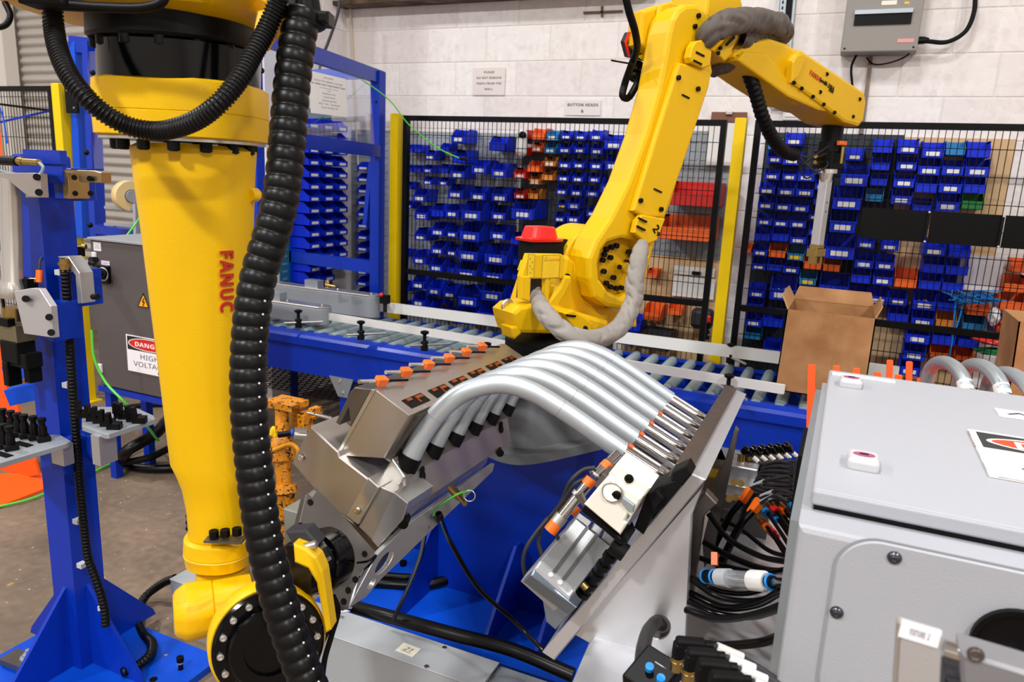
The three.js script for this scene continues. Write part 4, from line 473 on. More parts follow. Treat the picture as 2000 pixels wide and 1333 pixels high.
  part(R, 'warning_triangle', sl([[1019, 508], [1024, 525], [1019, 530], [1012, 528]], -0.06, -0.055, 0), M.yellow2); part(R, 'inner_cover', sl([[1036, 545], [1066, 545], [1066, 592], [1036, 592]], -0.03, 0.0, 0), M.charcoal);
  // grey cast foot
  const fc = g(1062, 690).setY(0); const yT = g(1062, 704).y, yB = g(1075, 838).y; part(R, 'base_casting', loft([[yB, 0.29, 0.24, 5], [yB + 0.03, 0.29, 0.24, 5], [yB + 0.035, 0.25, 0.2, 5], [yT - 0.06, 0.2, 0.17, 4], [yT, 0.17, 0.16, 3]].map(([y, a, b, k]) => ({ o: V(fc.x, y, fc.z), x: h, y: nn, rx: a, ry: b, k }))), M.castGrey);
  const ft = atY(1090, 828, yB + 0.01); part(R, 'foot_lug', loft([[0, 0.075, 0.035], [0.03, 0.07, 0.03], [0.032, 0.05, 0.02]].map(([y, a, b]) => ({ o: V(ft.x, yB + y, ft.z), x: XR, y: ZF, rx: a, ry: b, k: 3 }))), M.castGrey); part(R, 'bolt', bolt(V(ft.x + 0.02, yB + 0.03, ft.z), UP, 0.014, 0.016), M.black);
  // pedestal
  const pd = thing('robot_pedestal', 'blue welded steel pedestal under the upright robot', 'pedestal');
  const zc = fc.z, xa = -1.22, xb = -0.6; const fl = atY(1005, 838, yB), fr = atY(1128, 852, yB); const zf = (fl.z + fr.z) / 2 + 0.01;
  const x0 = atZ(838, 1000, zf - 0.02).x, x1 = atZ(1118, 1000, zf - 0.02).x;
  part(pd, 'top_plate', box(x1 - x0 + 0.14, 0.03, 0.5, V((x0 + x1) / 2 + 0.01, yB - 0.015, zf - 0.25), XR, UP, 0.003), M.blue); part(pd, 'column', box(x1 - x0, yB - 0.05, 0.42, V((x0 + x1) / 2, (yB - 0.03) / 2 + 0.01, zf - 0.25), XR, UP, 0.006), M.blue);
  part(pd, 'base_plate', box(x1 - x0 + 0.62, 0.03, 0.95, V((x0 + x1) / 2, 0.015, zf - 0.2), XR, UP, 0.003), M.blue2);
  for (const [x, s] of [[x0 + 0.02, 1], [(x0 + x1) / 2 + 0.08, 1], [x1 - 0.02, 1]]) part(pd, 'gusset', prism([V(x, 0.03, zf - 0.04), V(x, 0.03, zf + 0.23), V(x, 0.06, zf + 0.23), V(x, 0.3, zf + 0.0), V(x, 0.3, zf - 0.04)], V(0.012, 0, 0)), M.blue); part(pd, 'gusset', prism([V(x0, 0.03, zf - 0.25), V(x0 - 0.24, 0.03, zf - 0.25), V(x0 - 0.24, 0.06, zf - 0.25), V(x0, 0.25, zf - 0.25)], V(0, 0, 0.012)), M.blue);
  part(pd, 'levelling_foot', [rod(V(x0 - 0.12, 0, zf - 0.55), V(x0 - 0.12, 0.012, zf - 0.55), 0.045, 24), rod(V(x0 - 0.12, 0.01, zf - 0.55), V(x0 - 0.12, 0.1, zf - 0.55), 0.01)], M.charcoal); part(pd, 'foot_post', bar(V(x0 - 0.12, 0.08, zf - 0.55), V(x0 - 0.12, 0.34, zf - 0.55), 0.05, 0.05, XR), M.blue); part(pd, 'foot_arm', bar(V(x0 - 0.14, 0.3, zf - 0.55), V(x0 + 0.05, 0.3, zf - 0.4), 0.05, 0.05), M.blue);
  many(pd, 'anchor_bolt', [[-0.22, 0.2], [0.28, 0.22], [-0.2, -0.1]].map(([a, b]) => bolt(V((a < 0 ? x0 : x1) + a * 0.8, 0.03, zf + b), UP, 0.014, 0.018)), M.black);
}
// ================================================================ bent pipes between the two holding heads
const ROW = ray(1606, 453).normalize();                            // the direction in which the six pipes are lined up
const FP = plane(at(800, 900, 1.66), ROW), fp = (u, v, o = 0) => FP.hit(u, v, o);
const run = (pts, from, to, bevel = 0.002, holes = []) => prism(FP.poly(pts, from), ROW.clone().multiplyScalar(to - from), bevel, holes.map(a => FP.poly(a, from)));
const PITCH = 0.113, along = (p, s) => p.clone().addScaledVector(ROW, s);
const pipePts = [[798.5, 901, 1.68], [812, 874, 1.68], [826.6, 847, 1.68], [858, 805, 1.68], [900, 770, 1.68], [949, 753, 1.675], [991, 751, 1.67], [1040, 766, 1.665], [1093, 797, 1.66], [1140, 829, 1.66], [1178, 856, 1.66], [1216, 882, 1.66]].map(a => at(...a));
{
  const pipeM = S(0xbcc4ca, 0.5, 0.6, { roughnessMap: T.smear, bumpMap: T.rough, bumpScale: 0.00008 }), seamM = S(0x7d8288, 0.5, 0.8);
  const c = curve(pipePts), base = tube(pipePts, 0.0225, 90, 28);
  for (let k = 0; k < 6; k++) {
    const o = thing('bent_pipe', ['frontmost galvanised bent pipe, the one nearest the white nylon block', 'second galvanised bent pipe behind the frontmost one', 'third galvanised bent pipe from the white nylon block', 'fourth galvanised bent pipe from the white nylon block', 'fifth galvanised bent pipe, next to the rearmost one', 'rearmost galvanised bent pipe, nearest the upright robot base'][k], 'pipe', 'bent pipes arching between the holding heads');
    const g = base.clone().translate(...ROW.clone().multiplyScalar(k * PITCH).toArray());
    part(o, 'pipe', g, pipeM); const t0 = 0.72 - 0.012 * k; part(o, 'bend_mark', ring(along(c.getPointAt(t0), k * PITCH), c.getTangentAt(t0), 0.0224, 0.0004, 28), seamM); part(o, 'bend_mark', ring(along(c.getPointAt(0.19), k * PITCH), c.getTangentAt(0.19), 0.0224, 0.0004, 28), seamM);
  }
}
// ================================================================ gripping head held by the near robot
{
  const H = thing('pipe_gripping_head', 'machined steel gripping head clamping the lower ends of six bent pipes', 'gripping head');
  const L = 0.7, A = [[734, 762], [800, 812], [750, 896], [662, 891]];
  part(H, 'upper_block', run(A, -0.03, L, 0.002), M.warmSteel); part(H, 'edge_strip', run([[725, 761], [734, 762], [662, 891], [659, 883]], -0.03, L, 0.001), M.steel); part(H, 'inner_lip', run([[800, 812], [820, 812], [765, 900], [750, 896]], 0.0, L - 0.02, 0.002), M.darkSteel);
  part(H, 'back_bracket', run([[692, 757], [725, 761], [685, 834], [681, 797], [662, 831], [655, 826], [684, 766]], -0.02, L - 0.04, 0.002), M.darkSteel);
  part(H, 'side_block', [run([[606, 833], [660, 883], [663, 893], [720, 937], [690, 1022], [640, 985], [608, 950], [570, 905]], -0.05, 0.06, 0.003), run([[656, 828], [674, 858], [662, 884], [606, 833]], 0.03, 0.11, 0.001)], M.warmSteel); part(H, 'side_screw', bolt(fp(588, 894, -0.052), ROW.clone().negate(), 0.008, 0.003), M.chrome); part(H, 'guide_pin', rod(fp(598, 848, 0.02), fp(584, 842, 0.02).addScaledVector(ROW, -0.02), 0.014), M.chrome);
  part(H, 'clamp_bar', run([[765, 897], [778, 903], [790, 932], [800, 996], [762, 968], [741, 933]], -0.01, 0.585, 0.002), M.warmSteel, 'striped ground steel bar under the pipe ends'); part(H, 'clamp_lip', run([[778, 903], [792, 900], [806, 922], [790, 932]], 0.01, 0.575, 0.001), M.darkSteel);
  for (const [u, v, s] of [[824, 930, 0], [978, 839, 0]]) { const pf = plane3(fp(790, 932, -0.01), fp(800, 996, -0.01), along(fp(790, 932, -0.01), 0.5)); const q = pf.hit(u, v), nn = pf.n.dot(cam.fw) > 0 ? pf.n.clone().negate() : pf.n; many(H, 'slotted_screw', [rod(q, q.clone().addScaledVector(nn, 0.004), 0.011, 14), rod(q.clone().add(V(0, 0.016, 0)), q.clone().add(V(0, 0.016, 0)).addScaledVector(nn, 0.003), 0.008, 12)], M.blackMatt); }
  part(H, 'jaw', run([[719, 934], [740, 953], [698, 1026], [677, 1008]], -0.07, 0.02, 0.002), M.steel); part(H, 'side_screw', bolt(fp(698, 997, -0.072), ROW.clone().negate(), 0.008, 0.003), M.chrome); part(H, 'jaw', run([[742, 951], [768, 962], [795, 983], [790, 1000], [735, 1062], [700, 1030]], -0.06, 0.06, 0.002), M.steel); part(H, 'jaw', run([[770, 963], [796, 984], [786, 1016], [738, 1070], [726, 1056]], -0.065, -0.06, 0.001), M.alu); part(H, 'jaw_top', run([[766, 897], [790, 932], [768, 962], [742, 935]], -0.02, 0.1, 0.002), M.steel);
  for (let k = 0; k < 6; k++) {
    const c = curve(pipePts), p = along(c.getPointAt(0), k * PITCH), t = c.getTangentAt(0);
    part(H, 'pipe_socket', rod(p.clone().addScaledVector(t, -0.02), p.clone().addScaledVector(t, 0.012), 0.0262, 24), M.black);
  }
  // slots with copper contact fingers along the top face
  const tp = plane3(fp(734, 762, -0.03), fp(800, 812, -0.03), along(fp(734, 762, -0.03), 0.5)), tn = tp.n.y < 0 ? tp.n.clone().negate() : tp.n, th = (u, v, o = 0) => tp.hit(u, v).addScaledVector(tn, o), cross = fp(800, 812).sub(fp(734, 762)).normalize();
  [[813, 783], [861, 764], [899, 747], [934, 731], [968, 717], [997, 705]].forEach(([u, v], k) => { const c = th(u, v, 0.0006); const s = part(H, 'contact_slot', box(0.03, 0.0015, 0.085, c, cross, tn), M.blackMatt); part(s, 'copper_finger', [box(0.009, 0.006, 0.03, c.clone().addScaledVector(ROW, 0.02).addScaledVector(cross, -0.006), cross, tn), box(0.008, 0.006, 0.02, c.clone().addScaledVector(ROW, -0.02).addScaledVector(cross, -0.008), cross, tn), box(0.02, 0.004, 0.006, c.clone().addScaledVector(ROW, 0.008), cross, tn)], S(0xc4612c, 0.35, 0.9)); part(s, 'set_screw', rod(th(u + 17, v + 12, 0), th(u + 17, v + 12, 0.0015), 0.003, 8), M.chrome); });
  [[740, 753], [788, 735], [832, 720], [872, 707], [906, 695], [937, 684]].forEach(([u, v]) => { const c = th(u, v, 0.012), d = ROW.clone().addScaledVector(cross, 0.28).normalize(); const s = part(H, 'sensor_plug', [box(0.018, 0.018, 0.035, c, d.clone().cross(tn).normalize(), tn, 0.004)], M.orangePlug, 'orange sensor plug'); part(s, 'sensor_pin', rod(c.clone().addScaledVector(d, -0.02), c.clone().addScaledVector(d, -0.065), 0.005, 10), M.chrome); part(s, 'sensor_lead', rod(c.clone().addScaledVector(d, 0.018), c.clone().addScaledVector(d, 0.085), 0.003, 8), M.black); });
  // flange plate against the robot wrist and the long lower plate
  const p1 = at(600, 968, 1.55), p2 = at(583, 1030, 1.5), p3 = at(678, 1190, 1.49), fl = plane3(p1, p2, p3), away = fl.n.dot(cam.fw) > 0 ? fl.n : fl.n.clone().negate(); const plate = [[598, 966], [618, 952], [670, 1006], [734, 1078], [702, 1122], [680, 1189], [655, 1176], [615, 1100], [582, 1032]];
  part(H, 'flange_plate', prism(fl.poly(plate), away.clone().multiplyScalar(0.022), 0.002), M.darkSteel); many(H, 'plate_hole', [[606, 982], [587, 1028], [712, 1083], [694, 1133], [680, 1154], [671, 1176]].map(([u, v]) => rod(fl.hit(u, v), fl.hit(u, v).addScaledVector(away, -0.0012), 0.007, 14)), M.black); part(H, 'corner_chamfer', prism(fl.poly([[601, 966], [612, 958], [617, 962], [609, 973]], -0.0), away.clone().multiplyScalar(-0.0015), 0), M.chrome);
  part(H, 'adapter_plate', run([[640, 985], [690, 1022], [735, 1062], [756, 1066], [742, 1100], [735, 1090], [672, 1010]], -0.02, 0.1, 0.002), M.darkSteel);
  const g1 = at(682, 1188, 1.52), g2 = at(736, 1086, 1.6), g3 = at(965, 908, 2.12), gp = plane3(g1, g2, g3), gn = gp.n.y > 0 ? gp.n.clone().negate() : gp.n;
  const oval = (u0, v0, u1, v1, w) => { const a = gp.hit(u0, v0), b = gp.hit(u1, v1), d = b.clone().sub(a), L2 = d.length() / 2, c = lerp(a, b, 0.5); d.normalize(); const e = d.clone().cross(gp.n).normalize(); const o = []; for (let i = 0; i < 20; i++) { const t = i / 20 * Math.PI * 2; o.push(c.clone().addScaledVector(d, Math.cos(t) * L2).addScaledVector(e, Math.sin(t) * w)); } return o; };
  part(H, 'lower_plate', prism(gp.poly([[681, 1189], [735, 1086], [800, 1022], [966, 906], [962, 922], [850, 1030], [745, 1132], [716, 1166]]), gn.clone().multiplyScalar(0.012), 0.001, [oval(733, 1120, 768, 1080, 0.016), oval(718, 1149, 733, 1132, 0.008)]), M.alu);
  part(H, 'lower_web', run([[762, 968], [800, 996], [796, 1010], [756, 1066], [735, 1062], [790, 1000]], 0.05, 0.5, 0.002), M.alu); many(H, 'clamp_screw', [rod(along(fp(792, 1010), 0.0), along(fp(800, 1016), -0.03), 0.012), rod(along(fp(800, 996), 0.5), along(fp(812, 1000), 0.48), 0.011)], M.black);
  // lanyard pin
  part(H, 'lock_pin', [rod(at(888, 962, 1.78), at(908, 985, 1.72), 0.006), rod(at(882, 955, 1.8), at(896, 970, 1.76), 0.011)], M.brass); part(H, 'key_ring', ring(at(917, 969, 1.72), V(0.3, 0.2, 1), 0.013, 0.0014), M.steel); part(H, 'lanyard', tube([at(917, 960, 1.72), at(898, 964, 1.7), at(868, 982, 1.7), at(848, 1000, 1.72), at(846, 1008, 1.72)], 0.0022, 24, 6), M.green); part(H, 'wire_loop', tube([at(698, 1100, 1.5), at(720, 1096, 1.47), at(735, 1085, 1.5), at(722, 1104, 1.48), at(712, 1112, 1.5)], 0.0025, 24, 6), M.black);
  for (const a of [[[857, 1005, 1.8], [880, 1060, 1.95], [935, 1150, 2.05], [1005, 1215, 2.1], [1062, 1272, 2.05]], [[832, 1028, 1.8], [820, 1090, 2.0], [790, 1165, 2.25], [768, 1212, 2.3]]]) { const o = thing('air_hose', a[0][0] > 850 ? 'thin black hose trailing from the gripping head across the pedestal plate' : 'thin black hose hanging from the gripping head to the floor duct', 'hose'); part(o, 'hose', tube(a.map(b => at(...b)), 0.0065, 40, 8), M.blackGloss); part(o, 'fitting', rod(at(...a[0]), lerp(at(...a[0]), at(...a[1]), 0.12), 0.009, 10), M.blackMatt); }
}
// ================================================================ mandrel station on the right
{
  const K = thing('mandrel_station', 'inclined aluminium plate carrying six chrome mandrels that fill the pipe ends', 'mandrel station');
  part(K, 'inclined_plate', run([[1350, 925], [1379, 938], [1082, 1292], [1058, 1276]], 0.0, 0.82, 0.003), M.aluBrush); 
  const heat = dataTex(128, (x, y) => { const n = fbm(x, y, 6, 4, 3), k = Math.max(0, n * 2.4 - 0.15); return [0.47 + 0.42 * k, 0.42 + 0.1 * k, 0.38 - 0.05 * k]; }, 3, true);
  part(K, 'end_block', run([[1321, 904], [1353, 917], [1350, 925], [1312, 950], [1300, 940]], 0.0, 0.8, 0.002), S(0xffffff, 0.45, 0.8, { map: heat, roughnessMap: T.smear }), 'brown heat-tinted steel bar');
  const c = curve(pipePts), pe = c.getPointAt(1), te = c.getTangentAt(1), end = at(1304, 940, 1.645), dir = end.clone().sub(pe).normalize(), len = end.distanceTo(pe);
  for (let k = 0; k < 6; k++) { const p = along(pe, k * PITCH), q = along(end, k * PITCH), up = UP.clone().addScaledVector(dir, -UP.dot(dir)).normalize(); const m = part(K, 'mandrel', [rod(p.clone().addScaledVector(dir, -0.02), q, 0.0125, 24), rod(p.clone().addScaledVector(dir, len - 0.03), p.clone().addScaledVector(dir, len - 0.018), 0.0155, 24)], M.chrome); part(m, 'guide_rod', [rod(along(p, 0.05), along(q, 0.05), 0.0055, 16)], M.steel); part(m, 'end_ring', [rod(p.clone().addScaledVector(dir, -0.003), p.clone().addScaledVector(dir, 0.003), 0.0222, 24)], M.black); part(m, 'bracket', box(0.05, 0.006, 0.012, along(p.clone().addScaledVector(dir, len - 0.024), 0.03), ROW, up), M.steel); if (k < 4) part(m, 'sensor_tip', rod(along(p, 0.05), along(p, 0.05).addScaledVector(dir, 0.012), 0.008, 12), S(0xc4541c, 0.45)); }
  part(K, 'clamp_block', [run([[1312, 922], [1342, 908], [1352, 926], [1332, 950], [1310, 940]], -0.05, -0.002, 0.003), run([[1300, 945], [1320, 938], [1330, 950], [1296, 992], [1272, 1012], [1256, 1046], [1238, 1032], [1262, 968]], -0.05, 0.05, 0.003), run([[1266, 968], [1285, 960], [1296, 975], [1276, 1000]], -0.07, -0.05, 0.002)], M.blackMatt);
  part(K, 'nylon_block', [run([[1204, 906], [1232, 926], [1271, 954], [1257, 972], [1215, 942], [1190, 924]], -0.1, -0.02, 0.003), run([[1186, 932], [1214, 950], [1252, 975], [1232, 1012], [1226, 1005], [1220, 1018], [1224, 1024], [1211, 1046], [1140, 986], [1168, 952]], -0.12, -0.03, 0.003), run([[1190, 924], [1256, 971], [1250, 980], [1184, 935]], -0.085, -0.03, 0.001)], M.cream, 'off-white nylon block');
  const fb = ROW.clone().negate(); part(K, 'cap_screw', bolt(fp(1229, 935, -0.1), fb, 0.0085, 0.004), M.black); part(K, 'cap_screw', bolt(fp(1205, 967, -0.122), fb, 0.0085, 0.006), M.black); part(K, 'retaining_ring', ring(fp(1196, 962, -0.124), fb, 0.018, 0.002), M.steel); part(K, 'ring_boss', rod(fp(1196, 962, -0.12), fp(1196, 962, -0.126), 0.0165, 24), M.cream); part(K, 'link_plate', [run([[1216, 972], [1238, 988], [1236, 1002], [1222, 995], [1212, 982]], -0.13, -0.12, 0.001)], M.galv);
  // guided cylinder
  const g0 = at(1125, 1013, 1.56), g1 = at(1193, 1068, 1.55), g2 = at(1044, 1111, 1.47), gq = plane3(g0, g1, g2), dn = gq.n.dot(cam.fw) > 0 ? gq.n : gq.n.clone().negate(), al = g2.clone().sub(g0).normalize(), ac = g1.clone().sub(g0).normalize(); const gpz = (pts, a, b, bev = 0.002) => prism(gq.poly(pts).map(p => p.addScaledVector(dn, a)), dn.clone().multiplyScalar(b - a), bev);
  const cy = part(K, 'guided_cylinder', gpz([[1125, 1013], [1193, 1068], [1124, 1155], [1056, 1095]], 0, 0.09), S(0xa4a5a6, 0.42, 0.7), 'grey aluminium cylinder body'); part(cy, 'end_cap', gpz([[1056, 1095], [1124, 1155], [1112, 1172], [1044, 1112]], -0.002, 0.088, 0.004), M.aluBrush); many(cy, 'bottom_plate', [gpz([[1044, 1112], [1112, 1172], [1126, 1188], [1038, 1124]], 0.0, 0.05, 0.003), prism([fp(1053, 1136, 0), fp(1126, 1188, 0), fp(1084, 1232, 0), fp(1066, 1216, 0)], ROW.clone().multiplyScalar(0.1), 0.003)], S(0x93a2b3, 0.4, 0.9));
  many(cy, 'groove', [[[1148, 1030], [1082, 1118]], [[1166, 1045], [1100, 1133]]].map(([a, b]) => bar(gq.hit(...a).addScaledVector(dn, -0.0006), gq.hit(...b).addScaledVector(dn, -0.0006), 0.0075, 0.002, dn)), S(0x5e5f60, 0.5, 0.6)); many(cy, 'groove_plug', [[1075, 1124], [1093, 1139]].map(([u, v]) => rod(gq.hit(u, v).addScaledVector(dn, -0.004), gq.hit(u, v), 0.005, 10)), M.white); many(cy, 'head', [[[1133, 1000], [1158, 1018], [1150, 1030], [1126, 1012]], [[1163, 1020], [1180, 1033], [1172, 1046], [1156, 1034]], [[1184, 1036], [1202, 1050], [1194, 1062], [1178, 1050]]].map(a => gpz(a, 0.004, 0.07)), S(0x8f8f90, 0.45, 0.7)); part(cy, 'shock_absorber', [rod(fp(1198, 1078, -0.02), fp(1138, 1162, -0.02), 0.011, 18), ...[0, 1, 2, 3, 4].map(i => rod(lerp(fp(1194, 1084, -0.02), fp(1142, 1156, -0.02), i / 4), lerp(fp(1194, 1084, -0.02), fp(1142, 1156, -0.02), i / 4 + 0.1), 0.015, 18))], M.black); part(cy, 'black_roller', rod(fp(1195, 1062, -0.06), fp(1222, 1082, -0.06), 0.018, 20), M.blackMatt); part(cy, 'black_rail', run([[1140, 992], [1212, 1052], [1218, 1044], [1225, 1062], [1210, 1064], [1134, 1000]], -0.1, -0.03, 0.002), M.black); part(cy, 'silencer', rod(fp(1137, 1140, -0.04), fp(1146, 1150, -0.04), 0.008), M.brass);
  // proximity sensors
  const sens = (a, b, o, cap2) => { const A0 = at(...a), B0 = at(...b), s = part(K, 'proximity_sensor', [rod(A0, B0, 0.0115, 20)], M.chrome); part(s, 'sensor_cap', rod(B0, B0.clone().addScaledVector(B0.clone().sub(A0).normalize(), 0.016), 0.0125, 20), M.orangePlug); part(s, 'lock_nut', [rod(lerp(A0, B0, o), lerp(A0, B0, o + 0.1), 0.0165, 6)], M.steel); if (cap2) { const d = A0.clone().sub(B0).normalize(); part(s, 'sensor_plug', [rod(A0, A0.clone().addScaledVector(d, 0.018), 0.014, 20)], M.steel); part(s, 'plug_cap', rod(A0.clone().addScaledVector(d, 0.018), A0.clone().addScaledVector(d, 0.04), 0.0135, 20, 0.0135), M.orangePlug); } };
  sens([1098, 1008, 1.5], [1146, 948, 1.5], 0.62, 1); sens([1160, 934, 1.52], [1178, 916, 1.53], 0.1, 0); part(K, 'sensor_plug', rod(at(1116, 1004, 1.53), at(1130, 992, 1.53), 0.008, 12), M.orangePlug); part(K, 'pin_end', rod(at(1190, 904, 1.58), at(1206, 888, 1.6), 0.012, 6), M.chrome); part(K, 'sensor_bracket', [run([[1120, 968], [1135, 962], [1145, 985], [1140, 992]], -0.11, -0.1, 0.001), run([[1160, 950], [1176, 925], [1186, 932], [1168, 955]], -0.1, -0.05, 0.001)], M.darkSteel);
  const ck = a => tube(a.map(b => at(...b)), 0.0045, 60, 8);
  many(K, 'sensor_cable', [ck([[1162, 914, 1.52], [1140, 918, 1.52], [1115, 940, 1.52], [1098, 978, 1.55], [1078, 1006, 1.57], [1048, 1040, 1.57], [1026, 1075, 1.57], [1022, 1105, 1.58], [1035, 1140, 1.6], [1055, 1158, 1.6]]), ck([[1148, 934, 1.52], [1122, 946, 1.52], [1102, 978, 1.54], [1086, 1000, 1.56], [1060, 1025, 1.58], [1052, 1060, 1.58], [1060, 1090, 1.58]]), ck([[1084, 1040, 1.5], [1092, 1056, 1.54], [1098, 1070, 1.58]])], M.charcoal);
  // upright supports and base plate
  const hole = []; for (let i = 0; i < 24; i++) hole.push([1286 + 23 * Math.cos(i / 24 * 6.283), 1226 + 23 * Math.sin(i / 24 * 6.283)]);
  part(K, 'support_plate', run([[1372, 952], [1350, 1010], [1337, 1307], [1150, 1257], [1120, 1240]], 0.02, 0.045, 0.002, [hole]), M.aluBrush); many(K, 'support_plate', [run([[1352, 992], [1378, 962], [1400, 985], [1374, 1010], [1352, 1180], [1340, 1180], [1350, 1000]], 0.1, 0.13, 0.002), run([[1436, 835], [1442, 842], [1392, 1090], [1375, 1110], [1372, 1060], [1396, 960], [1428, 862]], 0.35, 0.37, 0.001)], M.darkSteel);
  const yb = at(1150, 1257, 1.545).y; const corner = (u, v) => atY(u, v, yb);
  part(K, 'base_plate', prism([corner(1080, 1420), corner(1150, 1257), corner(1380, 985), corner(1560, 985), corner(1620, 1330), corner(1640, 1440)], V(0, -0.02, 0), 0.002), M.aluBrush, 'horizontal aluminium base plate under the cables'); part(K, 'base_frame', [box(0.3, 0.08, 0.7, V(-0.08, yb - 0.065, -1.6)), ...[[-0.18, -1.35], [0.02, -1.35], [-0.18, -1.85], [0.02, -1.85]].map(([x, z]) => box(0.07, yb - 0.09, 0.07, V(x, (yb - 0.09) / 2, z)))], M.blue);
}
// ================================================================ grey control enclosure
{
  const E = thing('control_enclosure', 'large light grey steel control enclosure with lid locks and danger plate', 'enclosure');
  const x0 = 0.0, x1 = 0.62, zf = -1.04, zb = -1.8, yT = 1.2, yB = 0.71;
  part(E, 'body', box(x1 - x0 + 0.02, yT - 0.03 - yB, zf - zb + 0.06, V((x0 + x1) / 2, (yT - 0.03 + yB) / 2, (zf + zb) / 2 + 0.03), XR, UP, 0.008), M.greyPaint); part(E, 'seal', box(x1 - x0 - 0.01, 0.012, zf - zb - 0.01, V((x0 + x1) / 2, yT - 0.026, (zf + zb) / 2)), M.black);
  part(E, 'lid', round(x1 - x0, 0.024, zf - zb, 0.006, V((x0 + x1) / 2, yT - 0.011, (zf + zb) / 2), XR, UP), M.greyPaint); part(E, 'side_flange', box(0.012, yT - 0.05 - yB, zf - zb, V(x0 - 0.016, (yT - 0.05 + yB) / 2, (zf + zb) / 2)), M.galv); part(E, 'cable_gland_plate', box(0.012, 0.16, 0.2, V(x0 - 0.028, yT - 0.2, -1.62)), M.blackMatt);
  const lock = (u, v) => { const c = atY(u, v, yT + 0.01); const l = part(E, 'lid_lock', round(0.044, 0.022, 0.05, 0.008, c.clone().setY(yT + 0.008)), S(0xbfbfc2, 0.45), 'pale plastic lid lock'); part(l, 'lock_mark', new THREE.CylinderGeometry(0.015, 0.015, 0.001, 24).scale(1, 1, 0.6).translate(c.x, yT + 0.0195, c.z), S(0x9a4a6c, 0.5)); part(l, 'lock_slot', box(0.012, 0.0012, 0.004, V(c.x, yT + 0.0203, c.z)), M.black); };
  lock(1662, 746); lock(1686, 900);
  const pm = print(512, 400, c => { c.fillStyle = '#2a2a2c'; c.fillRect(16, 14, 480, 150); c.fillStyle = '#f4f2ee'; c.beginPath(); c.ellipse(256, 90, 225, 66, 0, 0, 7); c.fill(); c.fillStyle = '#d8461d'; c.beginPath(); c.ellipse(256, 90, 214, 57, 0, 0, 7); c.fill(); c.fillStyle = '#f4f2ee'; c.font = 'bold 84px sans-serif'; c.fillText('DANGER', 256, 94); c.fillStyle = '#1c1c1e'; c.font = 'bold 84px sans-serif'; c.fillText('HIGH', 256, 232); c.fillText('VOLTAGE', 256, 330); }, '#efeeec');
  { const a = atY(1886, 843, yT), b = atY(1951, 938, yT), w = 0.34, d = Math.abs(b.z - a.z); card('danger_plate', w, d, 0.003, V((a.x + b.x) / 2 - 0.005 + w / 2, yT + 0.0035, (a.z + b.z) / 2), XR, V(0, 0, -1), pm, E); }
  card('lid_label', 0.075, 0.06, 0.001, atY(1992, 812, yT + 0.002).setY(yT + 0.002), XR, V(0, 0, -1), print(256, 200, c => { c.strokeStyle = '#334'; c.lineWidth = 26; c.beginPath(); c.moveTo(60, 120); c.lineTo(130, 60); c.lineTo(210, 140); c.stroke(); }, '#e9eaf0'), E); { const c = atY(1686, 738, yT + 0.003); card('name_plate', 0.125, 0.02, 0.003, c.setY(yT + 0.003), XR, V(0, 0, -1), print(300, 50, c2 => { c2.font = '22px sans-serif'; c2.fillText('C7 B1 STN 2 WELD', 150, 26); }, '#efeff0'), E); }
  // recessed access plate on the front
  const fz = zf + 0.062, P0 = (u, v, o = 0) => atZ(u, v, fz + o - 0.0), rr = (l, r, t, b, rad) => { const s = new THREE.Shape(); s.moveTo(l + rad, b); s.lineTo(r - rad, b); s.absarc(r - rad, b + rad, rad, -Math.PI / 2, 0); s.lineTo(r, t - rad); s.absarc(r - rad, t - rad, rad, 0, Math.PI / 2); s.lineTo(l + rad, t); s.absarc(l + rad, t - rad, rad, Math.PI / 2, Math.PI); s.lineTo(l, b + rad); s.absarc(l + rad, b + rad, rad, Math.PI, 1.5 * Math.PI); return s; };
  const l = atZ(1618, 1200, fz).x, t = atZ(1720, 1058, fz).y; part(E, 'access_plate', ext(rr(l, l + 0.47, t, t - 0.255, 0.05), 0.006, 0.002, 12).translate(0, 0, fz - 0.003), M.greyPaint, 'rounded access plate'); part(E, 'plate_gasket', ext(rr(l - 0.003, l + 0.473, t + 0.003, t - 0.258, 0.052), 0.002, 0, 12).translate(0, 0, fz - 0.0015), M.greyMid);
  for (const [u, v] of [[1747, 1090], [1634, 1197]]) { const c = atZ(u, v, fz + 0.004); part(E, 'dome_screw', [new THREE.SphereGeometry(0.0085, 16, 10).scale(1, 1, 0.6).translate(c.x, c.y, c.z), ring(c.clone().add(V(0, 0, 0.0045)), ZF, 0.003, 0.0012, 12)], S(0x55555c, 0.25, 0.9)); }
  const gl = atZ(1985, 1262, fz); part(E, 'round_opening', turned(gl, ZF, [[0.002, 0], [0.002, 0.035], [0.004, 0.05], [0.012, 0.05], [0.012, 0.044], [0.004, 0.04], [0.003, 0]], 36), M.black, 'round black cable opening'); many(E, 'terminal', [0, 1, 2].map(i => rod(gl.clone().add(V(-0.02 + i * 0.018, -0.012, 0.004)), gl.clone().add(V(-0.02 + i * 0.018, -0.012, 0.016)), 0.007, 12)), M.steel);
  part(E, 'stand', [box(0.5, 0.05, 0.55, V(0.33, yB - 0.025, (zf + zb) / 2)), box(0.4, yB - 0.05, 0.4, V(0.38, (yB - 0.05) / 2, (zf + zb) / 2))], M.blue);
}
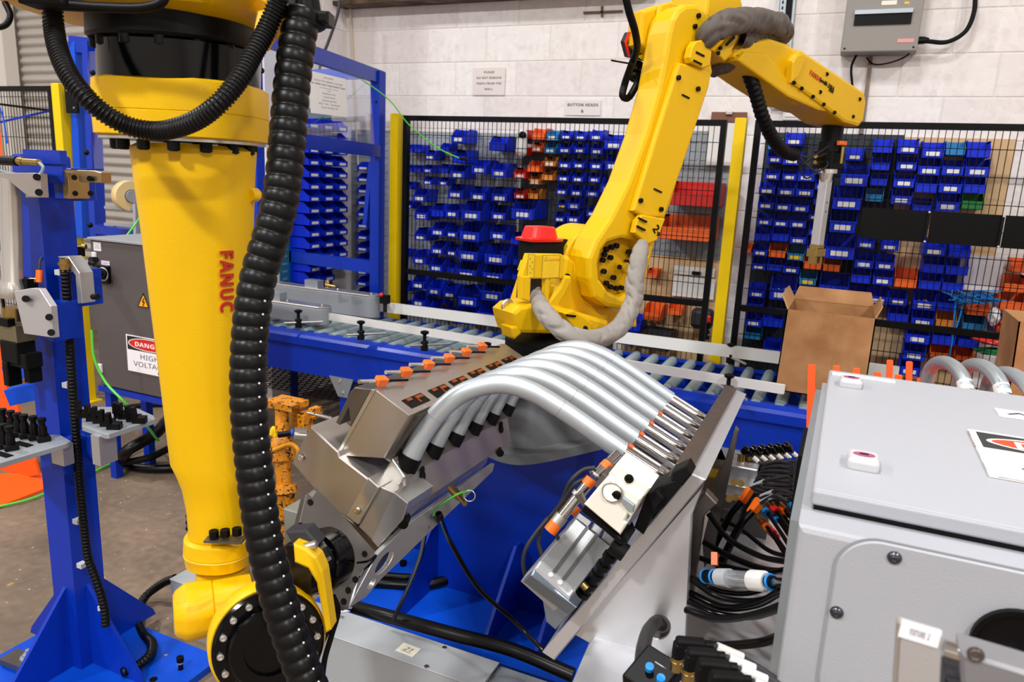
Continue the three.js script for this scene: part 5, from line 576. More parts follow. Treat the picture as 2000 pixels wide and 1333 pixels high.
// ================================================================ blurred parts close to the lens at the bottom right
{
  const F = thing('locating_fixture', 'aluminium upright with a white label and dark clamp block close to the enclosure front', 'fixture');
  const d = 0.62, q = (u, v, o = 0) => at(u, v, d + o);
  const p = plane(q(1780, 1260), ZF), s = (a, f, t, b = 0.002) => prism(p.poly(a, f), V(0, 0, t - f), b);
  part(F, 'upright', s([[1757, 1204], [1838, 1228], [1828, 1420], [1744, 1420]], -0.012, 0, 0.001), M.aluBrush); part(F, 'edge', s([[1751, 1202], [1757, 1204], [1744, 1420], [1736, 1420]], -0.012, 0.001, 0), M.steel);
  { const a = p.hit(1760, 1206, 0.001), b = p.hit(1838, 1229, 0.001), x = b.clone().sub(a); card('label', x.length(), 0.016, 0.0008, lerp(a, b, 0.5).add(V(0.0005, -0.0095, 0.0006)), x, UP, print(300, 64, c => { c.font = 'bold 30px sans-serif'; c.fillText('FIXTURE  2', 150, 34); }, '#eceaf0'), F); }
  part(F, 'arm', s([[1866, 1232], [1990, 1268], [2040, 1284], [2040, 1340], [1868, 1292]], -0.03, 0.004, 0.003), S(0x8d8d92, 0.4, 0.5)); part(F, 'arm_screw', bolt(p.hit(1905, 1278, 0.005), ZF, 0.0065, 0.002), M.darkSteel); part(F, 'block', s([[1836, 1268], [2050, 1330], [2050, 1440], [1826, 1420]], -0.05, -0.006, 0.003), M.charcoal); part(F, 'lamp_stud', [rod(p.hit(1843, 1266, -0.01), p.hit(1876, 1276, -0.01), 0.0075, 16)], M.chrome); part(F, 'post', bar(p.hit(1790, 1420, -0.006), V(p.hit(1790, 1420).x + 0.01, 0, p.o.z - 0.02), 0.03, 0.03, XR), M.alu);
  // valve connectors in the lower middle
  const con = (u, v, k) => { const d0 = 1.06 - 0.045 * k, o = thing('cable_connector', 'black angled plug with brass nut and white sleeve in the row by the support plate', 'connector', 'angled plugs along the support plate'); const a = at(u, v, d0), b = at(u + 46, v + 4, d0), x = b.clone().sub(a).normalize(); part(o, 'plug', [round(0.043, 0.015, 0.017, 0.005, lerp(a, b, 0.5), x, UP), round(0.017, 0.026, 0.017, 0.005, a.clone().add(V(0.001, -0.012, 0)), x, UP)], M.blackMatt); part(o, 'boot', rod(b, b.clone().addScaledVector(x, 0.014), 0.0062, 12), M.black); part(o, 'brass_nut', [rod(a.clone().add(V(0, -0.024, 0)), a.clone().add(V(0, -0.045, 0)), 0.0085, 12), ring(a.clone().add(V(0, -0.03, 0)), UP, 0.0085, 0.0012, 16)], M.brass); const e = at(u + 74, v + 9, d0), f = at(u + 124, v + 30, d0), g = at(u + 205, v + 82, d0 - 0.03), h = at(u + 270, v + 130, d0 - 0.03); part(o, 'cable', tube([b.clone().addScaledVector(x, 0.01), e, f, g, h], 0.0042, 40, 8), M.charcoal); part(o, 'sleeve', rod(e, f, 0.0066, 14), M.white); };
  [[1326, 1255], [1349, 1277], [1372, 1299], [1398, 1324]].forEach(([u, v], k) => con(u, v, k));
  const B = thing('push_fitting_block', 'small black block with two bright blue push buttons and printed labels', 'fitting block'); const o = at(1275, 1322, 1.1), bx = V(0.93, -0.1, 0.3).normalize(), by = V(0.1, 0.9, 0.35).normalize(); part(B, 'block', round(0.062, 0.03, 0.07, 0.004, o, bx, by), M.black); part(B, 'button', [rod(at(1268, 1308, 1.09), at(1269, 1302, 1.085), 0.0062, 18)], M.twine); part(B, 'button', [rod(at(1290, 1330, 1.07), at(1291, 1324, 1.065), 0.0062, 18)], M.twine); part(B, 'tag', [box(0.014, 0.012, 0.001, at(1290, 1300, 1.06), bx, V(0, 0.6, 0.8))], M.greyLight);
  const Cc = thing('black_hose', 'thick black hose leaving the round hole in the aluminium support plate', 'hose'); part(Cc, 'hose', tube([at(1292, 1222, 1.56), at(1282, 1216, 1.48), at(1268, 1230, 1.42), at(1258, 1260, 1.3), at(1254, 1300, 1.15)], 0.0125, 40, 14), M.rubber);
}
// ================================================================ valves, plugs and cables between the station and the enclosure
{
  const yb = at(1150, 1257, 1.545).y;
  // six capped black plugs on the manifold
  const MF = thing('valve_manifold', 'pale metal valve manifold behind the inclined plate', 'valve manifold'); const mb = (u0, v0, u1, v1, d, m = M.alu) => { const a = at(u0, v0, d), b = at(u1, v1, d); return box(Math.abs(b.x - a.x) + 0.02, Math.abs(a.y - b.y), 0.09, lerp(a, b, 0.5), XR, UP, 0.003); };
  many(MF, 'valve_body', [mb(1436, 900, 1472, 940, 2.0), mb(1430, 935, 1462, 975, 1.95), mb(1425, 955, 1460, 990, 1.92)], M.alu); part(MF, 'valve_end', box(0.05, 0.055, 0.04, at(1478, 928, 1.99)), M.black); many(MF, 'port', [[1447, 945], [1434, 943], [1436, 972], [1424, 975]].map(([u, v]) => rod(at(u, v, 1.88), at(u, v, 1.87), 0.009, 12)), M.brass); part(MF, 'foot', box(0.14, 0.25, 0.06, at(1450, 1010, 2.08)), M.darkSteel);
  for (let k = 0; k < 6; k++) { const o = thing('capped_plug', 'black barrel plug with white marker in the row on top of the manifold', 'plug', 'barrel plugs on the valve manifold'); const u = 1451 + k * 15.6, v = 876 - k * 1.6, d = 2.0; const a = at(u, v, d), b = at(u + 17, v + 14, d - 0.01); part(o, 'barrel', turned(a, b.clone().sub(a), [[0, 0], [0, 0.011], [0.008, 0.0135], [0.02, 0.012], [0.026, 0.008], [0.03, 0.0055], [0.03, 0]], 16), M.blackGloss); const e = at(u + 20, v + 17, d - 0.01), f = at(u + 30, v + 26, d - 0.012); part(o, 'marker', rod(e, f, 0.006, 12), M.white); part(o, 'cable', tube([at(u + 14, v + 12, d - 0.01), e, f, at(1500 + k * 3, 905 + k * 3, 1.9), at(1553, 902 + k * 5, 1.62)], 0.004, 24, 8), M.charcoal); part(o, 'nut', rod(at(u - 2, v + 12, d), at(u - 3, v + 26, d), 0.011, 12), M.brass); }
  // orange cable plugs
  [[[1448, 982, 1.78], [1466, 955, 1.78]], [[1464, 1005, 1.74], [1484, 975, 1.74]], [[1470, 1000, 1.7], [1484, 984, 1.7]]].forEach(([a, b], i) => { const o = thing('orange_plug', ['orange cable plug on the upper black lead beside the manifold', 'orange cable plug on the middle black lead', 'orange cable plug on the lowest black lead of the three'][i], 'plug', 'orange plugs by the manifold'); const A0 = at(...a), B0 = at(...b), d = B0.clone().sub(A0); part(o, 'plug', bar(A0, B0, 0.015, 0.015, UP, 0.003), M.orangePlug); part(o, 'sleeve', rod(B0.clone().addScaledVector(d, 0.15), at(b[0] + 26, b[1] - 14, b[2] - 0.04), 0.0055, 10), M.greyLight); part(o, 'cable', tube([B0, at(b[0] + 30, b[1] - 15, b[2] - 0.05), at(1540, b[1] - 24 + i * 10, 1.6)], 0.0042, 24, 8), M.charcoal); part(o, 'lead', tube([A0, at(a[0] - 18, a[1] + 20, a[2]), at(a[0] - 45, a[1] + 70, a[2] + 0.05), at(a[0] - 62, a[1] + 105, a[2] + 0.06)], 0.008, 24, 8), M.black); });
  // coloured push-in fittings
  const cols = [M.twine, M.red, M.orangePlug, M.twine, M.orangePlug, M.red, M.twine, M.orangePlug, M.twine, M.red], names = ['blue', 'red', 'orange', 'blue', 'orange', 'red', 'blue', 'orange', 'blue', 'red'];
  [[1492, 996], [1510, 992], [1526, 990], [1542, 987], [1490, 1022], [1503, 1035], [1512, 1008], [1524, 1003], [1538, 1000], [1508, 1042]].forEach(([u, v], i) => { const o = thing('push_in_fitting', `push-in air fitting with ${names[i]} ring among the fittings beside the enclosure`, 'air fitting', `${names[i]} ringed push-in fittings`); const a = at(u - 9, v - 9, 1.78), b = at(u, v, 1.76), c = at(u + 8, v + 8, 1.74); part(o, 'nut', rod(a, b, 0.0095, 8), M.brass); part(o, 'ring', rod(b, c, 0.009, 14), cols[i]); part(o, 'tube', tube([c, at(u + 22, v + 28, 1.7), at(Math.min(1560, u + 48), v + 70, 1.6), at(1556, v + 110, 1.5)], 0.0045, 20, 8), M.black); });
  // thick black cables sagging from the station to the enclosure
  const cab = [[[1384, 1005, 1.75], [1420, 1050, 1.7], [1480, 1085, 1.6], [1545, 1100, 1.45], 0.0075], [[1375, 1060, 1.65], [1420, 1085, 1.6], [1490, 1112, 1.5], [1545, 1118, 1.4], 0.008], [[1365, 1090, 1.6], [1410, 1105, 1.55], [1480, 1120, 1.48], [1545, 1112, 1.38], 0.007], [[1350, 1132, 1.5], [1400, 1165, 1.48], [1470, 1175, 1.42], [1545, 1150, 1.32], 0.007], [[1348, 1160, 1.5], [1410, 1187, 1.45], [1475, 1182, 1.38], [1530, 1152, 1.3], 0.009], [[1345, 1175, 1.48], [1400, 1200, 1.44], [1470, 1205, 1.38], [1545, 1180, 1.3], 0.008], [[1340, 1192, 1.46], [1400, 1210, 1.4], [1470, 1202, 1.34], [1540, 1178, 1.28], 0.008], [[1342, 1120, 1.52], [1390, 1150, 1.5], [1460, 1160, 1.44], [1545, 1128, 1.36], 0.006], [[1355, 1260, 1.3], [1420, 1262, 1.25], [1490, 1255, 1.2], [1535, 1240, 1.16], 0.009], [[1395, 1010, 1.85], [1440, 1030, 1.8], [1500, 1075, 1.65], [1548, 1090, 1.5], 0.006]];
  cab.forEach((a, i) => { const r = a.pop(); single('power_cable', tube(a.map(b => at(...b)), r * 0.85, 40, 10), i % 3 ? M.blackGloss : M.rubber, 'black cable sagging between the support plate and the grey enclosure', 'cable', 'black cables beside the enclosure'); });
  for (let i = 0; i < 9; i++) single('signal_cable', tube([at(1545, 905 + i * 9, 1.66), at(1515 - i * 2, 903 + i * 9, 1.78), at(1490 - i * 3, 915 + i * 6, 1.84), at(1480 - i * 5, 955 + i * 10, 1.86), at(1455 - i * 5, 1015 + i * 8, 1.84), at(1425 - i * 3, 1075 + i * 8, 1.74)], 0.0045, 36, 8), M.charcoal, 'thin dark grey cable in the bundle entering the enclosure side', 'cable', 'thin grey cables of the bundle');
  // clear inline filter
  const f0 = at(1403, 1128, 1.42), f1 = at(1512, 1138, 1.3), fx = f1.clone().sub(f0), L = fx.length(); fx.normalize(); const fat = s => f0.clone().addScaledVector(fx, s * L); const IF = thing('inline_filter', 'clear inline air filter with white end collars and blue rings', 'filter');
  part(IF, 'bowl', turned(fat(0.2), fx, [[0, 0.0155], [L * 0.5, 0.0155], [L * 0.5, 0.014], [0, 0.014], [0, 0.0155]], 28), M.clearPlastic, 'clear bowl'); part(IF, 'element', rod(fat(0.15), fat(0.7), 0.007, 16), M.chrome); part(IF, 'collar', turned(fat(0.0), fx, [[0, 0], [0, 0.016], [L * 0.22, 0.0175], [L * 0.22, 0]], 28), M.greyLight); part(IF, 'collar', turned(fat(0.62), fx, [[0, 0.012], [0, 0.0185], [L * 0.22, 0.0185], [L * 0.26, 0.015], [L * 0.26, 0]], 28), M.white); many(IF, 'blue_ring', [ring(fat(0.94), fx, 0.0125, 0.0025), ring(fat(-0.08), fx, 0.0125, 0.0025), ring(fat(-0.26), fx, 0.0125, 0.0025)], M.twine); part(IF, 'elbow', [rod(fat(-0.3), fat(0), 0.012, 16), rod(fat(0.88), fat(1.0), 0.011, 16)], M.blackMatt); part(IF, 'tube', tube([fat(0.98), at(1540, 1140, 1.22), at(1570, 1142, 1.14)], 0.0085, 16, 12), M.blackGloss); part(IF, 'orange_tag', bar(at(1396, 1105, 1.45), at(1396, 1080, 1.46), 0.012, 0.012, ZF), M.orangePlug);
  // orange peg rack with bent pipes waiting behind the enclosure
  const RK = thing('peg_rack', 'bright orange peg rack standing behind the enclosure', 'rack'); const pg = (u, v0, v1, d, w = 0.02) => part(RK, 'peg', bar(at(u - 4, v1 + 60, d), at(u, v0, d), w, w, ZF, 0.003), M.orange);
  pg(1586, 712, 795, 2.55, 0.024); for (const [u, v] of [[1634, 714], [1673, 719], [1714, 727], [1755, 732], [1798, 739]]) pg(u, v, v + 30, 2.3); for (const [u, v] of [[1738, 703], [1776, 706], [1816, 710]]) pg(u, v, v + 70, 2.6); const rb = at(1700, 900, 2.45); part(RK, 'tray', [box(1.0, 0.03, 0.5, V(rb.x + 0.42, at(1700, 860, 2.45).y, rb.z), XR, UP, 0.003)], M.orange); many(RK, 'leg', [-0.35, 0.45].map(x => box(0.05, at(1700, 860, 2.45).y, 0.05, V(rb.x + 0.42 + x, at(1700, 860, 2.45).y / 2, rb.z))), M.orange);
  const lab = print(128, 160, c => { c.fillStyle = '#333'; for (let i = 0; i < 9; i++) c.fillRect(34 + i * 7, 40, 2 + (i * 5) % 4, 80); c.fillRect(20, 20, 88, 6); c.fillRect(20, 134, 88, 6); });
  [[1868, 716, 2.0], [1940, 722, 1.92], [2003, 740, 1.86]].forEach(([u, v, d], i) => { const o = thing('waiting_pipe', ['galvanised pipe bend with barcode sticker beside the orange pegs', 'galvanised pipe bend with barcode sticker between two other bends', 'galvanised pipe bend at the outer end of the waiting row'][i], 'pipe', 'waiting pipe bends behind the enclosure'); const c = at(u, v, d), pts = []; for (let k = 0; k <= 10; k++) { const t = k / 10 * Math.PI; pts.push(c.clone().add(V(-Math.cos(t) * 0.048 * 0.75, Math.sin(t) * 0.062 - 0.062 - 0.02, -0.12 + Math.cos(t) * -0.11))); } pts.unshift(pts[0].clone().add(V(-0.006, -0.22, -0.02))); pts.push(pts[pts.length - 1].clone().add(V(0.01, -0.22, 0.02))); part(o, 'pipe', tube(pts, 0.019, 60, 24), M.zinc); const e = pts[pts.length - 4], e2 = pts[pts.length - 3]; part(o, 'sticker', turned(e, e2.clone().sub(e), [[0, 0.0194], [0.03, 0.0194]], 28), lab, 'white barcode sticker'); });
}
// ================================================================ left side: electrical cabinet
{
  const C = thing('electrical_cabinet', 'dark grey electrical cabinet with danger sign and rotary switch', 'cabinet'); const zf = -2.42, q = (u, v, o = 0) => atZ(u, v, zf + o);
  const tl = q(176, 468), bl = q(197, 752), x0 = bl.x, x1 = x0 + 0.62, yT = tl.y, yB = bl.y, w = x1 - x0, cx = (x0 + x1) / 2;
  part(C, 'case', box(w, yT - yB, 0.26, V(cx, (yT + yB) / 2, zf - 0.13), XR, UP, 0.006), M.greyDark); part(C, 'top_cover', box(w + 0.01, 0.012, 0.3, V(cx, yT + 0.006, zf - 0.14), XR, UP, 0.002), M.greyMid); part(C, 'base_rail', [bar(V(x0 - 0.02, yB - 0.02, zf - 0.02), V(x1, yB - 0.02, zf - 0.02), 0.04, 0.03)], M.blue); many(C, 'leg', [[x0 + 0.03, zf - 0.03], [x1 - 0.04, zf - 0.03], [x0 + 0.03, zf - 0.23], [x1 - 0.04, zf - 0.23]].map(([x, z]) => box(0.04, yB, 0.04, V(x, yB / 2, z))), M.blue);
  const tri = [[280, 573], [291, 602], [269, 599]]; part(C, 'hazard_triangle', prism(tri.map(a => q(...a, 0.001)), V(0, 0, 0.002)), M.black); part(C, 'hazard_triangle', prism([[280, 577], [289, 600.5], [271, 598]].map(a => q(...a, 0.0032)), V(0, 0, 0.001)), S(0xf0a414, 0.5), 'amber face of the warning triangle'); part(C, 'hazard_mark', [bar(q(281, 583, 0.005), q(278, 590, 0.005), 0.004, 0.002, ZF), bar(q(278, 590, 0.005), q(282, 590.5, 0.005), 0.004, 0.002, ZF), bar(q(282, 590, 0.005), q(279, 598, 0.005), 0.004, 0.002, ZF)], M.black);
  const a = q(246, 653, 0.003), b = q(336, 672, 0.003), c = q(249, 723, 0.003), sw = b.x - a.x, sh = a.y - c.y; card('danger_sign', sw, sh, 0.003, V(a.x + sw / 2, a.y - sh / 2, zf + 0.003), XR, UP, print(420, 400, k => { k.fillStyle = '#16161a'; k.fillRect(10, 10, 400, 150); k.fillStyle = '#f0efee'; k.beginPath(); k.ellipse(210, 84, 192, 68, 0, 0, 7); k.fill(); k.fillStyle = '#cf1b14'; k.beginPath(); k.ellipse(210, 84, 184, 60, 0, 0, 7); k.fill(); k.fillStyle = '#f4f3f2'; k.font = 'bold 66px sans-serif'; k.fillText('DANGER', 210, 88); k.fillStyle = '#17171a'; k.font = '74px sans-serif'; k.fillText('HIGH', 210, 222); k.fillText('VOLTAGE', 210, 308); k.fillRect(280, 356, 130, 34); k.fillStyle = '#ddd'; k.font = '20px sans-serif'; k.fillText('LABEL.CO.UK', 345, 374); }, '#efedf2'), C);
  card('small_label', 0.05, 0.04, 0.002, q(190, 482, 0.002), XR, UP, print(100, 80, k => { k.font = '16px sans-serif'; k.fillText('MAIN', 50, 34); k.fillText('ISOLATOR', 50, 52); }, '#d9d4dc'), C); card('small_label', 0.055, 0.02, 0.002, q(206, 514, 0.002), XR, UP, print(120, 44, k => { k.font = '17px sans-serif'; k.fillText('CONTROL', 60, 24); }, '#d4cdd8'), C);
  many(C, 'key_lock', [[184, 502], [196, 720]].map(([u, v]) => round(0.026, 0.046, 0.012, 0.004, q(u, v, 0.006))), M.white); many(C, 'key_hole', [[183, 505], [195, 723]].map(([u, v]) => rod(q(u, v, 0.012), q(u, v, 0.013), 0.007, 12)), M.black);
  const sw2 = part(C, 'rotary_switch', [round(0.075, 0.085, 0.02, 0.006, q(203, 536, 0.01))], M.black); part(sw2, 'switch_knob', [rod(q(201, 536, 0.02), q(193, 534, 0.07), 0.026, 24), rod(q(193, 534, 0.07), q(190, 533, 0.09), 0.018, 16)], M.blackMatt); part(sw2, 'switch_ring', ring(q(201, 536, 0.022), ZF, 0.03, 0.0035, 28), M.greyLight); part(C, 'indicator', [rod(q(180, 514, 0), q(178, 514, 0.03), 0.014, 14)], M.black);
}
// ================================================================ blue component stand with trays
{
  const St = thing('fixture_stand', 'blue welded steel stand with gusseted foot, trays and black conduit', 'stand');
  const f = atY(168, 1296, 0.0), X = f.x, Z = f.z, s = 0.1, cz = (u, v, o = 0) => atZ(u, v, Z + o);
  const top = cz(92, 303).y; part(St, 'column', bar(V(X, 0.02, Z), V(X, top, Z), s, s, XR, 0.008), M.blue); part(St, 'base_plate', box(0.62, 0.025, 0.56, V(X + 0.07, 0.0125, Z + 0.08), XR, UP, 0.003), M.blue2);
  const gt = cz(150, 1130).y; for (const [dx, dz] of [[1, 0], [-1, 0], [0, 1], [0, -1]]) part(St, 'gusset', prism([V(X + dx * s * 0.5, gt, Z + dz * s * 0.5), V(X + dx * s * 0.4, 0.025, Z + dz * s * 0.4), V(X + dx * 0.27, 0.025, Z + dz * 0.27), V(X + dx * 0.26, 0.05, Z + dz * 0.26)], V(dz * 0.012, 0, dx * 0.012)), M.blue);
  part(St, 'top_channel', [bar(cz(52, 305, 0.06), cz(124, 308, 0.06), 0.02, 0.035), box(0.16, 0.07, 0.012, cz(86, 330, 0.058))], M.blue); part(St, 'foot_hole', rod(V(X + 0.28, 0.025, Z - 0.02), V(X + 0.28, 0.0262, Z - 0.02), 0.012), M.black); many(St, 'foot_screw', [[0.22, -0.12], [0.2, 0.05], [0.3, -0.1]].map(([a, b]) => rod(V(X + a, 0.025, Z + b), V(X + a, 0.028, Z + b), 0.006, 8)), M.steel);
  many(St, 'side_bracket', [box(0.075, 0.085, 0.07, cz(146, 360, 0.0), XR, UP, 0.003), box(0.06, 0.1, 0.09, cz(158, 560, 0), XR, UP, 0.003), box(0.05, 0.1, 0.09, cz(120, 625, 0.09), XR, UP, 0.003), box(0.07, 0.07, 0.09, cz(188, 862, 0.0), XR, UP, 0.003), box(0.05, 0.09, 0.1, cz(143, 885, 0.06), XR, UP, 0.003)], M.blue); many(St, 'cross_beam', [bar(cz(85, 712, -0.02), cz(20, 730, -0.02), 0.04, 0.05), bar(cz(85, 760, 0.0), cz(20, 775, 0.05), 0.04, 0.05)], M.blue2);
  // aluminium plates carrying sensors
  const pl = (pts, o, t, m = M.alu) => prism(pts.map(a => atZ(...a, Z + o)), V(0, 0, t), 0.001);
  const u1 = part(St, 'sensor_arm', [pl([[0, 338], [80, 338], [93, 340], [96, 386], [70, 384], [30, 352], [0, 352]], 0.11, 0.02), pl([[93, 340], [96, 386], [86, 386], [84, 340]], 0.06, 0.05)], M.warmSteel); many(u1, 'arm_screw', [[72, 346], [76, 376]].map(([u, v]) => rod(atZ(u, v, Z + 0.13), atZ(u, v, Z + 0.14), 0.009, 12)), M.black); const u2 = part(St, 'sensor_arm', [pl([[162, 340], [174, 340], [176, 388], [165, 387]], 0.0, 0.06), pl([[130, 337], [136, 332], [205, 334], [218, 338], [218, 358], [176, 356], [174, 342]], 0.03, 0.03)], S(0xb39a6a, 0.35, 0.9, { roughnessMap: T.smear }), 'pale brass-coloured arm'); many(u2, 'arm_screw', [[175, 349], [177, 378], [145, 347], [147, 378]].map(([u, v]) => rod(atZ(u, v, Z + 0.062), atZ(u, v, Z + 0.07), 0.007, 10)), M.black);
  const u3 = part(St, 'sensor_arm', pl([[40, 568], [72, 562], [90, 563], [112, 597], [117, 658], [60, 650]], 0.13, 0.018), M.aluBrush); many(u3, 'arm_screw', [[96, 620], [100, 650], [50, 584]].map(([u, v]) => rod(atZ(u, v, Z + 0.148), atZ(u, v, Z + 0.165), 0.009, 12)), M.black); const u4 = part(St, 'sensor_arm', pl([[140, 499], [160, 499], [182, 531], [187, 589], [178, 590], [174, 535], [150, 508]], 0.02, 0.04), M.alu); many(u4, 'arm_screw', [[184, 508], [188, 580]].map(([u, v]) => rod(atZ(u - 6, v, Z + 0.05), atZ(u + 3, v, Z + 0.06), 0.008, 12)), M.black);
  // sensors and leads
  part(St, 'sensor', rod(cz(-10, 313, 0.115), cz(34, 315, 0.115), 0.012, 16), M.black); many(St, 'sensor_nut', [rod(cz(34, 315, 0.115), cz(76, 318, 0.115), 0.009, 12), rod(cz(38, 315, 0.115), cz(46, 316, 0.115), 0.012, 6)], M.brass); part(St, 'sensor_lead', tube([cz(76, 318, 0.115), cz(84, 326, 0.115), cz(80, 338, 0.115), cz(55, 343, 0.115), cz(20, 338, 0.115), cz(-10, 330, 0.115)], 0.004, 40, 8), S(0x8d9aa3, 0.5));
  part(St, 'sensor_plug', [rod(at(76, 552, 2.03), at(77, 528, 2.03), 0.0085, 12)], M.orangePlug); part(St, 'sensor_lead', tube([at(77, 528, 2.03), at(79, 508, 2.05), at(95, 494, 2.08), at(115, 495, 2.10), at(126, 505, 2.13)], 0.003, 30, 8), M.charcoal); many(St, 'sensor_clamp', [box(0.05, 0.035, 0.03, at(52, 556, 2.03)), box(0.045, 0.03, 0.03, at(148, 491, 2.35))], M.black); many(St, 'sensor_nut', [rod(at(55, 549, 2.03), at(72, 549, 2.03), 0.009, 10), rod(at(145, 482, 2.35), at(168, 482, 2.35), 0.008, 10)], M.brass); part(St, 'sensor_plug', rod(at(138, 482, 2.34), at(146, 464, 2.34), 0.006, 10), S(0x8a2a12, 0.4)); part(St, 'conduit_gland', [rod(cz(126, 505, 0.068), cz(127, 530, 0.068), 0.013, 6), rod(cz(127, 513, 0.068), cz(127, 519, 0.068), 0.017, 6)], M.brass);
  part(St, 'conduit', corrugated([cz(127, 526, 0.068), cz(132, 600, 0.068), cz(139, 720, 0.068), cz(147, 830, 0.068), cz(154, 930, 0.068), cz(164, 1030, 0.068), cz(172, 1090, 0.07), cz(190, 1140, 0.075), cz(204, 1190, 0.08), cz(207, 1225, 0.09)], 0.0125, 0.0105, 0.16, 12), M.black, 'black corrugated conduit'); many(St, 'conduit_clip', [[118, 532], [119, 603], [132, 752], [152, 1018], [160, 1104], [201, 1188]].map(([u, v]) => box(0.02, 0.014, 0.02, cz(u, v, 0.066))), M.greyLight);
  // two component trays
  const tray = (pts, y, m, label) => part(St, 'tray', prism(pts.map(a => atY(...a, y)), V(0, -0.014, 0), 0.001), m, label); const yL = cz(100, 858, 0.14).y, yR = cz(240, 815, 0.05).y;
  const t1 = tray([[-60, 918], [0, 905], [132, 866], [139, 862], [118, 850], [-60, 848]], yL, M.trayGrey, 'grey tray holding black pegs'), t2 = tray([[160, 832], [205, 848], [213, 848], [303, 819], [300, 812], [262, 795], [160, 795]], yR, M.trayGrey, 'grey tray holding black fingers');
  many(t1, 'tray_bracket', [box(0.05, 0.06, 0.03, atY(122, 885, yL - 0.04))], M.alu); many(t2, 'tray_bracket', [box(0.03, 0.08, 0.05, atY(204, 875, yR - 0.05))], M.alu); many(t1, 'tray_label', [[45, 868], [5, 888]].map(([u, v]) => box(0.06, 0.001, 0.02, atY(u, v, yL + 0.001))), M.black);
  const pegs = [[8, 806], [24, 810], [37, 815], [50, 818], [68, 821], [85, 825], [8, 838], [22, 842]];
  pegs.forEach(([u, v]) => { const o = thing('gripper_peg', 'black waisted gripper peg standing on the grey tray of the blue stand', 'peg', 'black pegs on the grey tray'); const b = atY(u, v + 36, yL + 0.0); part(o, 'shank', turned(b, UP, [[0, 0], [0, 0.016], [0.012, 0.016], [0.012, 0.011], [0.036, 0.011], [0.044, 0.0075], [0.05, 0.0075], [0.056, 0.011], [0.064, 0.011], [0.064, 0]], 16), M.black); part(o, 'foot', box(0.036, 0.014, 0.032, b.clone().add(V(0, 0.007, 0)), V(0.9, 0, 0.4), UP, 0.002), M.blackMatt); });
  [[166, 815], [184, 822], [197, 826], [211, 832], [224, 838], [238, 816], [246, 818], [262, 823], [273, 826]].forEach(([u, v]) => { const o = thing('gripper_finger', 'black L-shaped gripper finger standing on the grey tray behind the conduit', 'gripper finger', 'black fingers on the grey tray'); const b = atY(u, v, yR), x = V(0.85, 0, -0.5).normalize(); part(o, 'foot', box(0.034, 0.018, 0.024, b.clone().add(V(0, 0.009, 0)), x, UP, 0.002), M.black); part(o, 'blade', prism([V(-0.004, 0.016, 0), V(-0.017, 0.016, 0), V(-0.016, 0.046, 0), V(-0.006, 0.046, 0), V(-0.005, 0.03, 0)].map(p => b.clone().addScaledVector(x, p.x).add(V(0, p.y, 0))), x.clone().cross(UP).multiplyScalar(0.018)), M.black); });
  // conduit end on the foot
  const hz = thing('floor_conduit', 'black ribbed conduit running from the floor duct to the blue stand foot', 'conduit'); part(hz, 'conduit', corrugated([atY(343, 1130, 0.12), atY(318, 1140, 0.08), atY(285, 1165, 0.03), atY(268, 1205, 0.02), atY(278, 1238, 0.02), atY(297, 1258, 0.04), atY(290, 1284, 0.05), atY(262, 1305, 0.045), atY(238, 1315, 0.045)], 0.0155, 0.011, 0.12, 12), M.rubber);
  const lb = thing('loose_bolt', 'black cap screw standing upright on the blue foot plate', 'bolt'); const bb = atY(353, 1308, 0.025); part(lb, 'shank', rod(bb, bb.clone().add(V(0, 0.022, 0)), 0.008, 12), M.black); part(lb, 'washer', rod(bb.clone().add(V(0, 0.022, 0)), bb.clone().add(V(0, 0.028, 0)), 0.011, 16), M.steel); part(lb, 'head', bolt(bb.clone().add(V(0, 0.028, 0)), UP, 0.011, 0.016), M.black);
  const ct = thing('hold_down_clamp', 'dark steel hold-down strap with a zinc bolt beside the blue foot', 'clamp'); const cA = atY(15, 1282, 0.045), cB = atY(82, 1308, 0.045); part(ct, 'strap', bar(cA, cB, 0.06, 0.018, UP, 0.002), M.darkSteel); part(ct, 'spacer', box(0.03, 0.035, 0.04, atY(17, 1298, 0.018)), M.blackMatt); const cc = atY(56, 1284, 0.055); many(ct, 'bolt', [rod(cc, cc.clone().add(V(0, 0.012, 0)), 0.017, 6), rod(cc.clone().add(V(0, -0.002, 0)), cc.clone().add(V(0, 0.002, 0)), 0.024, 20), rod(cc, cc.clone().add(V(0, 0.025, 0)), 0.008, 12)], M.galv);
}
